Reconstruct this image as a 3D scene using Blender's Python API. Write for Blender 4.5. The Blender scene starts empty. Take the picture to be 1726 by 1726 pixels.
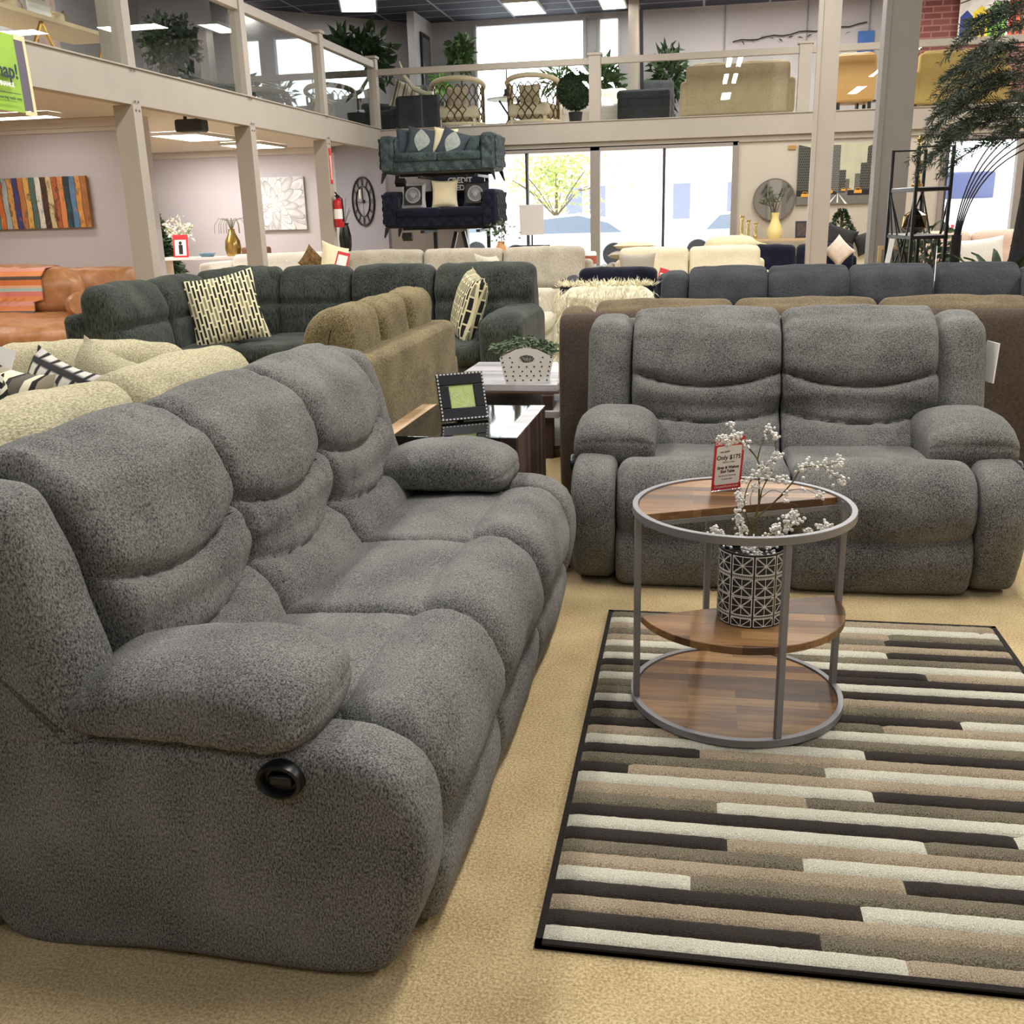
import bpy, bmesh, math, random
from mathutils import Vector, Matrix, Euler, noise
RN = random.Random(11)
PI = math.pi
SC = bpy.context.scene
COL = SC.collection
rad = math.radians

# ------------------------------------------------------------------ materials
def lin(c):
    return tuple(((v / 255.0) / 12.92 if v / 255.0 < .04045 else ((v / 255.0 + .055) / 1.055) ** 2.4) for v in c)

def newmat(name):
    m = bpy.data.materials.new(name); m.use_nodes = True
    nt = m.node_tree
    b = nt.nodes['Principled BSDF']
    return m, nt, b

def node(nt, t, **k):
    n = nt.nodes.new(t)
    for a, v in k.items():
        if a in n.inputs: n.inputs[a].default_value = v
        else: setattr(n, a, v)
    return n

def coords(nt, scale=(1, 1, 1), rot=(0, 0, 0), loc=(0, 0, 0)):
    tc = node(nt, 'ShaderNodeTexCoord'); mp = node(nt, 'ShaderNodeMapping')
    mp.inputs['Scale'].default_value = scale; mp.inputs['Rotation'].default_value = rot; mp.inputs['Location'].default_value = loc
    nt.links.new(tc.outputs['Object'], mp.inputs['Vector'])
    return mp.outputs['Vector']

def ramp(nt, fac, stops, interp='LINEAR'):
    r = node(nt, 'ShaderNodeValToRGB'); cr = r.color_ramp; cr.interpolation = interp
    while len(cr.elements) < len(stops): cr.elements.new(.5)
    for e, (p, c) in zip(cr.elements, stops):
        e.position = p; e.color = (*c, 1)
    nt.links.new(fac, r.inputs['Fac'])
    return r.outputs['Color']

def mat(name, rgb, rough=.6, metal=0., var=.0, scale=30., bump=0., spec=.4, stretch=(1, 1, 1)):
    """a plain material, its colour varied by noise"""
    m, nt, b = newmat(name); c = lin(rgb)
    b.inputs['Base Color'].default_value = (*c, 1); b.inputs['Roughness'].default_value = rough
    b.inputs['Metallic'].default_value = metal; b.inputs['Specular IOR Level'].default_value = spec
    if var or bump:
        v = coords(nt, stretch)
        n = node(nt, 'ShaderNodeTexNoise', Scale=scale, Detail=4.)
        nt.links.new(v, n.inputs['Vector'])
        if var:
            lo = tuple(max(0, x * (1 - var)) for x in c); hi = tuple(min(1, x * (1 + var)) for x in c)
            nt.links.new(ramp(nt, n.outputs['Fac'], [(.3, lo), (.7, hi)]), b.inputs['Base Color'])
        if bump:
            bp = node(nt, 'ShaderNodeBump', Strength=bump, Distance=.01)
            nt.links.new(n.outputs['Fac'], bp.inputs['Height']); nt.links.new(bp.outputs['Normal'], b.inputs['Normal'])
    return m

def fabric(name, dark, light, scale=260., bump=.35, stretch=(1, 1, .55), blotch=.25, dist=.004, sheen=.08, mid=.5):
    """heathered upholstery: fine yarn noise over broad tonal blotches"""
    m, nt, b = newmat(name)
    v = coords(nt, stretch)
    n = node(nt, 'ShaderNodeTexNoise', Scale=scale, Detail=3., Roughness=.7); nt.links.new(v, n.inputs['Vector'])
    g = node(nt, 'ShaderNodeTexNoise', Scale=5., Detail=4.); nt.links.new(coords(nt), g.inputs['Vector'])
    a = node(nt, 'ShaderNodeMath', operation='MULTIPLY_ADD'); a.inputs[1].default_value = blotch; a.inputs[2].default_value = -blotch / 2
    nt.links.new(g.outputs['Fac'], a.inputs[0])
    s = node(nt, 'ShaderNodeMath', operation='ADD'); nt.links.new(n.outputs['Fac'], s.inputs[0]); nt.links.new(a.outputs[0], s.inputs[1])
    nt.links.new(ramp(nt, s.outputs[0], [(mid - .15, lin(dark)), (mid + .15, lin(light))]), b.inputs['Base Color'])
    b.inputs['Roughness'].default_value = .95; b.inputs['Specular IOR Level'].default_value = .15
    b.inputs['Sheen Weight'].default_value = sheen; b.inputs['Sheen Roughness'].default_value = .5
    bp = node(nt, 'ShaderNodeBump', Strength=bump, Distance=dist)
    nt.links.new(n.outputs['Fac'], bp.inputs['Height']); nt.links.new(bp.outputs['Normal'], b.inputs['Normal'])
    return m

def emit(name, rgb, strength):
    m, nt, b = newmat(name)
    b.inputs['Base Color'].default_value = (.8, .8, .8, 1)
    b.inputs['Emission Color'].default_value = (*lin(rgb), 1); b.inputs['Emission Strength'].default_value = strength
    return m

def glassmat(name, tint=(1, 1, 1), ior=1.45, rough=0.):
    m = bpy.data.materials.new(name); m.use_nodes = True; nt = m.node_tree; nt.nodes.clear()
    o = node(nt, 'ShaderNodeOutputMaterial'); mx = node(nt, 'ShaderNodeMixShader')
    t = node(nt, 'ShaderNodeBsdfTransparent'); t.inputs['Color'].default_value = (*tint, 1)
    g = node(nt, 'ShaderNodeBsdfGlossy', Roughness=rough)
    f = node(nt, 'ShaderNodeFresnel'); ge = node(nt, 'ShaderNodeNewGeometry')   # the same reflectance on both faces of a pane
    k = node(nt, 'ShaderNodeMath', operation='MULTIPLY_ADD'); k.inputs[1].default_value = 1 / ior - ior; k.inputs[2].default_value = ior
    nt.links.new(ge.outputs['Backfacing'], k.inputs[0]); nt.links.new(k.outputs[0], f.inputs['IOR'])
    nt.links.new(f.outputs[0], mx.inputs[0]); nt.links.new(t.outputs[0], mx.inputs[1]); nt.links.new(g.outputs[0], mx.inputs[2])
    nt.links.new(mx.outputs[0], o.inputs[0])
    return m

def woodmat(name, tones, plank=(.5, .05), rough=.35, rot=0., grain=1.0, mortar=.0, spec=.4):
    """strip wood: staggered strips in several tones with grain along x"""
    m, nt, b = newmat(name)
    v = coords(nt, rot=(0, 0, rot))
    br = node(nt, 'ShaderNodeTexBrick', Scale=1.); br.offset = .37
    for k, x in (('Brick Width', plank[0]), ('Row Height', plank[1]), ('Mortar Size', mortar), ('Bias', 0.)): br.inputs[k].default_value = x
    br.inputs['Color1'].default_value = (0, 0, 0, 1); br.inputs['Color2'].default_value = (1, 1, 1, 1)
    nt.links.new(v, br.inputs['Vector'])
    n = node(nt, 'ShaderNodeTexNoise', Scale=1., Detail=5.)
    mp = node(nt, 'ShaderNodeMapping'); mp.inputs['Scale'].default_value = (6, 90, 90); nt.links.new(v, mp.inputs['Vector']); nt.links.new(mp.outputs[0], n.inputs['Vector'])
    ad = node(nt, 'ShaderNodeMath', operation='MULTIPLY_ADD'); ad.inputs[1].default_value = .6 * grain; nt.links.new(n.outputs['Fac'], ad.inputs[0])
    sb = node(nt, 'ShaderNodeMath', operation='MULTIPLY_ADD'); sb.inputs[1].default_value = .7; sb.inputs[2].default_value = -.15 * grain
    bw = node(nt, 'ShaderNodeRGBToBW'); nt.links.new(br.outputs['Color'], bw.inputs[0]); nt.links.new(bw.outputs[0], sb.inputs[0]); nt.links.new(sb.outputs[0], ad.inputs[2])
    nt.links.new(ramp(nt, ad.outputs[0], [(i / (len(tones) - 1), lin(t)) for i, t in enumerate(tones)]), b.inputs['Base Color'])
    b.inputs['Roughness'].default_value = rough; b.inputs['Specular IOR Level'].default_value = spec
    return m

def brickmat(name, c1, c2, mort, w, h, ms, plane='xz', rough=.8, bias=0., sm=.1, off=.5):
    m, nt, b = newmat(name)
    if plane == 'yz':
        v0 = coords(nt); sx = node(nt, 'ShaderNodeSeparateXYZ'); cx = node(nt, 'ShaderNodeCombineXYZ')
        nt.links.new(v0, sx.inputs[0]); nt.links.new(sx.outputs['Y'], cx.inputs['X']); nt.links.new(sx.outputs['Z'], cx.inputs['Y']); v = cx.outputs[0]
    elif plane == 'zx':
        v0 = coords(nt); sx = node(nt, 'ShaderNodeSeparateXYZ'); cx = node(nt, 'ShaderNodeCombineXYZ')
        nt.links.new(v0, sx.inputs[0]); nt.links.new(sx.outputs['Z'], cx.inputs['X']); nt.links.new(sx.outputs['X'], cx.inputs['Y']); v = cx.outputs[0]
    elif plane == 'xz':
        v0 = coords(nt); sx = node(nt, 'ShaderNodeSeparateXYZ'); cx = node(nt, 'ShaderNodeCombineXYZ')
        nt.links.new(v0, sx.inputs[0]); nt.links.new(sx.outputs['X'], cx.inputs['X']); nt.links.new(sx.outputs['Z'], cx.inputs['Y']); v = cx.outputs[0]
    else: v = coords(nt)
    br = node(nt, 'ShaderNodeTexBrick', Scale=1.); br.offset = off
    for k, x in (('Brick Width', w), ('Row Height', h), ('Mortar Size', ms), ('Bias', bias), ('Mortar Smooth', sm)): br.inputs[k].default_value = x
    br.inputs['Color1'].default_value = (*lin(c1), 1); br.inputs['Color2'].default_value = (*lin(c2), 1); br.inputs['Mortar'].default_value = (*lin(mort), 1)
    nt.links.new(v, br.inputs['Vector']); nt.links.new(br.outputs['Color'], b.inputs['Base Color'])
    b.inputs['Roughness'].default_value = rough
    return m

# ------------------------------------------------------------------ mesh builder
class MB:
    def __init__(s): s.v = []; s.f = []; s.m = []
    def add(s, V, F, mi=0, M=None):
        o = len(s.v)
        s.v += [tuple(M @ Vector(p)) for p in V] if M is not None else [tuple(p) for p in V]
        s.f += [tuple(i + o for i in f) for f in F]; s.m += [mi] * len(F)
        return s
    def box(s, x0, x1, y0, y1, z0, z1, mi=0, M=None):
        V = [(x, y, z) for z in (z0, z1) for y in (y0, y1) for x in (x0, x1)]
        return s.add(V, [(0, 2, 3, 1), (4, 5, 7, 6), (0, 1, 5, 4), (2, 6, 7, 3), (0, 4, 6, 2), (1, 3, 7, 5)], mi, M)
    def bar(s, a, b, w, h=None, mi=0, M=None):
        """square bar between two points"""
        a, b = Vector(a), Vector(b); h = h or w; d = (b - a).normalized()
        u = Vector((0, 0, 1)) if abs(d.z) < .9 else Vector((0, 1, 0))
        sd = d.cross(u).normalized() * w / 2; up = sd.cross(d).normalized() * h / 2
        V = [p + i * sd + j * up for p in (a, b) for i, j in ((-1, -1), (1, -1), (1, 1), (-1, 1))]
        return s.add(V, [(3, 2, 1, 0), (4, 5, 6, 7), (0, 1, 5, 4), (1, 2, 6, 5), (2, 3, 7, 6), (3, 0, 4, 7)], mi, M)
    def tube(s, pts, r, n=8, mi=0, M=None, closed=False):
        pts = [Vector(p) for p in pts]; N = len(pts); V = []; F = []
        rs = r if isinstance(r, (list, tuple)) else [r] * N
        prev = None
        for i, p in enumerate(pts):
            if closed: d = pts[(i + 1) % N] - pts[i - 1]
            else: d = pts[min(i + 1, N - 1)] - pts[max(i - 1, 0)]
            d = d.normalized() if d.length > 1e-9 else Vector((0, 0, 1))
            if prev is None: u = d.cross(Vector((0, 0, 1)) if abs(d.z) < .95 else Vector((0, 1, 0))).normalized()
            else: u = (prev - prev.dot(d) * d); u = u.normalized() if u.length > 1e-6 else d.orthogonal().normalized()
            prev = u; w = d.cross(u)
            V += [p + rs[i] * (math.cos(2 * PI * k / n) * u + math.sin(2 * PI * k / n) * w) for k in range(n)]
        for i in range(N if closed else N - 1):
            for k in range(n):
                a = i * n + k; b = i * n + (k + 1) % n; c = ((i + 1) % N) * n
                F.append((a, b, c + (k + 1) % n, c + k))
        if not closed: F += [tuple(reversed(range(n))), tuple(range((N - 1) * n, N * n))]
        return s.add(V, F, mi, M)
    def lathe(s, prof, n=28, c=(0, 0, 0), mi=0, M=None, caps=True):
        V = []; F = []; K = len(prof)
        for r, z in prof: V += [(c[0] + r * math.cos(2 * PI * k / n), c[1] + r * math.sin(2 * PI * k / n), c[2] + z) for k in range(n)]
        for i in range(K - 1):
            for k in range(n):
                F.append((i * n + k, i * n + (k + 1) % n, (i + 1) * n + (k + 1) % n, (i + 1) * n + k))
        if caps:
            if prof[0][0] > 1e-4: F.append(tuple(reversed(range(n))))
            if prof[-1][0] > 1e-4: F.append(tuple(range((K - 1) * n, K * n)))
        return s.add(V, F, mi, M)
    def prism(s, poly, z0, z1, mi=0, M=None):
        n = len(poly)
        V = [(x, y, z0) for x, y in poly] + [(x, y, z1) for x, y in poly]
        F = [tuple(reversed(range(n))), tuple(range(n, 2 * n))] + [(i, (i + 1) % n, n + (i + 1) % n, n + i) for i in range(n)]
        return s.add(V, F, mi, M)
    def ball(s, c, r, n=8, mi=0, sq=(1, 1, 1)):
        V = []; F = []; h = max(3, n // 2)
        for i in range(h + 1):
            t = PI * i / h
            V += [(c[0] + sq[0] * r * math.sin(t) * math.cos(2 * PI * k / n), c[1] + sq[1] * r * math.sin(t) * math.sin(2 * PI * k / n), c[2] + sq[2] * r * math.cos(t)) for k in range(n)]
        for i in range(h):
            for k in range(n): F.append((i * n + k, (i + 1) * n + k, (i + 1) * n + (k + 1) % n, i * n + (k + 1) % n))
        return s.add(V, F, mi)
    def leaf(s, p, d, l, w, mi=0, up=None, fold=.25):
        p, d = Vector(p), Vector(d).normalized()
        u = Vector(up) if up else Vector((RN.uniform(-1, 1), RN.uniform(-1, 1), RN.uniform(-.2, 1)))
        sd = d.cross(u); sd = sd.normalized() if sd.length > 1e-5 else d.orthogonal().normalized()
        nr = sd.cross(d)
        m = p + d * l * .45
        V = [p, m + sd * w / 2 + nr * w * fold, p + d * l - nr * l * .12, m - sd * w / 2 + nr * w * fold, m]
        return s.add(V, [(0, 4, 1), (4, 2, 1), (0, 3, 4), (4, 3, 2)], mi)
    def quad(s, a, b, c, d, mi=0): return s.add([a, b, c, d], [(0, 1, 2, 3)], mi)
    def obj(s, name, mats, parent=None, loc=None, rot=None, smooth=True, ang=40, bevel=0., seg=2, kind=None):
        me = bpy.data.meshes.new(name); me.from_pydata(s.v, [], s.f)
        if not isinstance(mats, (list, tuple)): mats = [mats]
        for m in mats: me.materials.append(m)
        if len(mats) > 1: me.polygons.foreach_set('material_index', s.m)
        me.update()
        if smooth:
            me.polygons.foreach_set('use_smooth', [True] * len(me.polygons)); me.set_sharp_from_angle(angle=rad(ang))
        o = bpy.data.objects.new(name, me); COL.objects.link(o)
        if parent is not None: o.parent = parent
        if loc is not None: o.location = loc
        if rot is not None: o.rotation_euler = rot
        if bevel:
            b = o.modifiers.new('edge', 'BEVEL'); b.width = bevel; b.segments = seg; b.limit_method = 'ANGLE'; b.angle_limit = rad(35)
        if kind: o['kind'] = kind
        return o

def tag(o, label, cat, group=None, kind=None):
    o['label'] = label; o['category'] = cat
    if group: o['group'] = group
    if kind: o['kind'] = kind
    return o

def thing(name, label, cat, loc=(0, 0, 0), rot=(0, 0, 0), group=None):
    o = bpy.data.objects.new(name, None); COL.objects.link(o); o.empty_display_size = .1
    o.location = loc; o.rotation_euler = rot if isinstance(rot, (tuple, list)) else (0, 0, rot)
    return tag(o, label, cat, group)

def struct(mb, name, m, **k):
    return mb.obj(name, m, kind='structure', **k)

def copy_tree(o, parent=None):
    c = o.copy(); COL.objects.link(c)
    if parent is not None: c.parent = parent
    for ch in list(o.children): copy_tree(ch, c)
    return c

# soft shapes -------------------------------------------------------
def resample(prof, n):
    P = [Vector(p) for p in prof]; N = len(P); dense = []; par = []
    for i in range(N):
        p0, p1, p2, p3 = P[i - 1], P[i], P[(i + 1) % N], P[(i + 2) % N]
        for k in range(12):
            t = k / 12
            dense.append(.5 * ((2 * p1) + (p2 - p0) * t + (2 * p0 - 5 * p1 + 4 * p2 - p3) * t * t + (3 * p1 - p0 - 3 * p2 + p3) * t ** 3)); par.append(i + t)
    dense.append(dense[0]); L = [0.]
    for a, b in zip(dense, dense[1:]): L.append(L[-1] + (b - a).length)
    out = []; j = 0
    for k in range(n):
        g = L[-1] * k / n
        while L[j + 1] < g: j += 1
        t = (g - L[j]) / max(1e-9, L[j + 1] - L[j]); out.append(dense[j].lerp(dense[j + 1], t))
    idx = [L[i * 12] / L[-1] for i in range(N)] + [1.]
    return out, idx, L[-1]

def loft(mb, prof, x0, x1, r=.06, nx=16, npf=72, bulge=.0, seams=(), wr=0., lump=.004, seed=0, mi=0, M=None, r1=None, dome=None):
    """a stuffed shape: the closed profile (y, z) swept along x, its two ends rounded over r, the face puffed by bulge
    and drawn in along seams = (position on the profile as a control point number, sag in metres, depth, width in metres)"""
    pts, idx, LEN = resample(prof, npf)
    A = sum(a.x * b.y - b.x * a.y for a, b in zip(pts, pts[1:] + pts[:1]))
    sg = 1 if A > 0 else -1
    nr = []
    for i in range(npf):
        d = (pts[(i + 1) % npf] - pts[i - 1]).normalized(); nr.append(Vector((d.y, -d.x)) * sg)
    W = x1 - x0; st = []; r1 = r if r1 is None else r1
    E = 6
    for k in range(E): a = PI / 2 * k / E; st.append((x0 + r * (1 - math.cos(a)), r * (1 - math.sin(a))))
    for k in range(nx + 1): st.append((x0 + r + (W - r - r1) * k / nx, 0.))
    for k in range(E - 1, -1, -1): a = PI / 2 * k / E; st.append((x1 - r1 * (1 - math.cos(a)), r1 * (1 - math.sin(a))))
    def spos(c):
        i = int(c); f = c - i
        return idx[i] + (idx[i + 1] - idx[i]) * f
    sm = [(spos(c), sag / LEN, dep, wd / LEN) for c, sag, dep, wd in seams]
    V = []; F = []
    for x, ins in st:
        u = (2 * (x - x0) / W - 1); q = 1 - u * u
        for i, p in enumerate(pts):
            s = i / npf; off = bulge * (q ** .6 if q > 0 else 0) - (0 if dome else ins)
            if dome:   # the end closes like a cushion: squashed towards a low centre instead of shrunk all round
                f = 1 - ins / r; p = Vector((dome[0] + (p.x - dome[0]) * (.78 + .22 * f), dome[1] + (p.y - dome[1]) * (.40 + .60 * f)))
            pos3 = Vector((x + seed * 3.1, p.x, p.y))
            off += lump * noise.noise(pos3 * 9.0)
            if wr: off += wr * .25 * noise.noise(Vector((x * 6 + seed, p.x * 22, p.y * 22)))
            for sc, sag, dep, wd in sm:
                ds = abs((s - sc - sag * q + .5) % 1. - .5)
                e = math.exp(-ds / wd); off -= dep * (.72 * e + .28 * math.exp(-ds / (wd * .22)))
                if wr and ds < wd * 6: off += wr * noise.noise(Vector((x * 38 + seed * 7, s * 9, sc * 50))) * math.exp(-ds / (wd * 2.2)) * (.5 + abs(u))
            if wr:
                ee = math.exp(-(1 - abs(u)) / .16)
                off += wr * .8 * ee * noise.noise(Vector((u * 2 + seed, s * 46, seed * 1.7)))
            V.append((x, p.x + nr[i].x * off, p.y + nr[i].y * off))
    K = len(st)
    for j in range(K - 1):
        for i in range(npf):
            a, b = j * npf + i, j * npf + (i + 1) % npf
            f = (a, b, b + npf, a + npf)
            F.append(f if sg < 0 else f[::-1])
    for base, flip in ((0, sg > 0), ((K - 1) * npf, sg < 0)):
        c = Vector((0, 0, 0))
        for i in range(npf): c += Vector(V[base + i])
        ci = len(V); V.append(tuple(c / npf))
        for i in range(npf):
            a, b = base + i, base + (i + 1) % npf
            F.append((ci, a, b) if flip else (ci, b, a))
    if M is None: M = Matrix()
    return mb.add(V, F, mi, M)

def pbox(mb, x0, x1, y0, y1, z0, z1, r=.03, b=.01, n=4, mi=0, M=None, lump=0., bz=None):
    """a rounded, slightly puffed box"""
    h = Vector(((x1 - x0) / 2, (y1 - y0) / 2, (z1 - z0) / 2)); c = Vector(((x0 + x1) / 2, (y0 + y1) / 2, (z0 + z1) / 2))
    r = min(r, h.x * .98, h.y * .98, h.z * .98)
    def ax(k):
        H = h[k]; I = H - r
        return [-H, -H + r * .3, -H + r * .65] + [-I + 2 * I * i / n for i in range(n + 1)] + [H - r * .65, H - r * .3, H]
    A = [ax(0), ax(1), ax(2)]; idx = {}; V = []; F = []
    bb = (b, b, b if bz is None else bz)
    def vert(p, a, sgn):
        key = (round(p[0], 5), round(p[1], 5), round(p[2], 5))
        if key in idx: return idx[key]
        q = Vector([max(-(h[k] - r), min(h[k] - r, p[k])) for k in range(3)]); d = Vector(p) - q
        o = q + d.normalized() * r if d.length > 1e-8 else Vector(p)
        for k in range(3):
            if abs(d[k]) > 1e-8 and bb[k]:
                i, j = (k + 1) % 3, (k + 2) % 3
                w = (1 - (p[i] / h[i]) ** 2) * (1 - (p[j] / h[j]) ** 2)
                o[k] += math.copysign(bb[k] * max(0, w) ** .7, d[k])
        if lump: o += Vector([lump * noise.noise((o + c) * 8 + Vector((k * 9, 0, 0))) for k in range(3)])
        V.append(tuple(o + c)); idx[key] = len(V) - 1
        return idx[key]
    for a in range(3):
        i, j = (a + 1) % 3, (a + 2) % 3
        for sgn in (-1, 1):
            for u in range(len(A[i]) - 1):
                for w in range(len(A[j]) - 1):
                    q = []
                    for uu, ww in ((u, w), (u + 1, w), (u + 1, w + 1), (u, w + 1)):
                        p = [0, 0, 0]; p[a] = sgn * h[a]; p[i] = A[i][uu]; p[j] = A[j][ww]; q.append(vert(p, a, sgn))
                    if len(set(q)) > 2: F.append(tuple(q if sgn > 0 else q[::-1]))
    return mb.add(V, F, mi, M)

def pillow_mb(w, h, t, n=14, seed=0, mb=None, M=None, mi=0, c=.10):
    mb = mb or MB(); V = []; F = []
    def P(i, j, sd):
        u, v = 2 * i / n - 1, 2 * j / n - 1
        x = u * w / 2 * (1 - c * (1 - v * v) * u * u); z = v * h / 2 * (1 - c * (1 - u * u) * v * v)
        th = t / 2 * ((1 - u * u) ** .5 * (1 - v * v) ** .5) ** .8 if abs(u) < 1 and abs(v) < 1 else 0
        th += .006 * noise.noise(Vector((x * 9 + seed, z * 9, sd))) * (th > 0)
        return (x, -sd * th, z)
    for sd in (1, -1):
        o = len(V); V += [P(i, j, sd) for j in range(n + 1) for i in range(n + 1)]
        for j in range(n):
            for i in range(n):
                a = o + j * (n + 1) + i; f = (a, a + 1, a + n + 2, a + n + 1)
                F.append(f if sd > 0 else f[::-1])
    return mb.add(V, F, mi, M)

def pillow(name, label, w, h, t, m, loc, rot, cat='pillow', group=None, seed=0):
    o = pillow_mb(w, h, t, seed=seed).obj(name, m, loc=loc, rot=rot, ang=80)
    return tag(o, label, cat, group)

def text_mb(mb, body, size, M, mi=0, depth=.0006, align='CENTER', bold=0., sx=1.):
    cu = bpy.data.curves.new('lettering', 'FONT'); cu.body = body; cu.size = size; cu.align_x = align; cu.extrude = depth; cu.resolution_u = 3; cu.offset = bold
    ob = bpy.data.objects.new('lettering', cu); COL.objects.link(ob)
    dg = bpy.context.evaluated_depsgraph_get(); me = bpy.data.meshes.new_from_object(ob.evaluated_get(dg))
    mb.add([(v.co.x * sx, v.co.y, v.co.z) for v in me.vertices], [tuple(p.vertices) for p in me.polygons], mi, M)
    bpy.data.objects.remove(ob); bpy.data.curves.remove(cu); bpy.data.meshes.remove(me)

def facing(loc, rotz=0., tilt=0.):
    """a frame whose x runs along a panel, y up it and z out of it towards -Y (before rotz)"""
    return Matrix.Translation(loc) @ Matrix.Rotation(rotz, 4, 'Z') @ Matrix.Rotation(PI / 2 + tilt, 4, 'X')
EXPOSURE, SKY, LAMPE, HALL, LOW, LOFT = 0., 7., 12., 136., 2.2, 1.7

# ------------------------------------------------------------------ camera, view, sky
def look():
    f, p, r, y = 1681.4, .291298, -.0272075, .184973
    fw = Vector((-math.sin(y) * math.cos(p), math.cos(y) * math.cos(p), -math.sin(p)))
    rt = Vector((math.cos(y), math.sin(y), 0)); up = rt.cross(fw)
    r2 = math.cos(r) * rt + math.sin(r) * up; u2 = -math.sin(r) * rt + math.cos(r) * up
    cam = bpy.data.cameras.new('camera'); o = bpy.data.objects.new('camera', cam); COL.objects.link(o)
    cam.sensor_width = 36.; cam.lens = 36. * f / 1726.; cam.clip_start = .05; cam.clip_end = 300
    o.matrix_world = Matrix(((r2.x, u2.x, -fw.x, 0), (r2.y, u2.y, -fw.y, 0), (r2.z, u2.z, -fw.z, 1.38), (0, 0, 0, 1)))
    SC.camera = o
look()
SC.view_settings.view_transform = 'Standard'; SC.view_settings.look = 'None'
SC.view_settings.gamma = 1.; SC.view_settings.use_curve_mapping = False; SC.view_settings.exposure = EXPOSURE
w = bpy.data.worlds.new('sky'); SC.world = w; w.use_nodes = True
w.node_tree.nodes['Background'].inputs['Color'].default_value = (.93, .97, 1., 1)
w.node_tree.nodes['Background'].inputs['Strength'].default_value = SKY

def lamp(name, loc, sx, sy, power, rgb=(255, 249, 238), rot=(0, 0, 0), spread=180):
    l = bpy.data.lights.new(name, 'AREA'); l.shape = 'RECTANGLE'; l.size = sx; l.size_y = sy; l.energy = power; l.color = lin(rgb); l.spread = rad(spread)
    o = bpy.data.objects.new(name, l); COL.objects.link(o); o.location = loc; o.rotation_euler = rot
    return o

# ------------------------------------------------------------------ shared materials
GREY = fabric('grey chenille', (43, 43, 45), (141, 140, 135), scale=300, bump=.6, blotch=.22)
BLACKP = mat('black plastic', (18, 18, 19), .35)
BLACKM = mat('black metal', (20, 20, 22), .4, spec=.5)
DUST = mat('black dust cover', (16, 16, 17), .9)
PAPER = mat('white card', (238, 236, 230), .55)
REDC = mat('red card', (206, 48, 56), .5)
WHITE = mat('white paint', (235, 233, 228), .5)
INK = mat('black print', (30, 30, 32), .6)
CREAMW = mat('cream pillow cloth', (226, 214, 180), .9, var=.06, scale=60, bump=.15)
GOLD = mat('gold metal', (196, 160, 84), .28, metal=1.)
TWIG = mat('brown twig', (96, 78, 56), .8)
LEAF = mat('dark green leaf', (44, 66, 38), .6, var=.45, scale=9)
LEAF2 = mat('mid green leaf', (74, 100, 56), .6, var=.4, scale=9)
LEAF3 = mat('grey green leaf', (92, 108, 84), .65, var=.35, scale=14)
SOIL = mat('dark soil', (42, 34, 28), .95)

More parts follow.
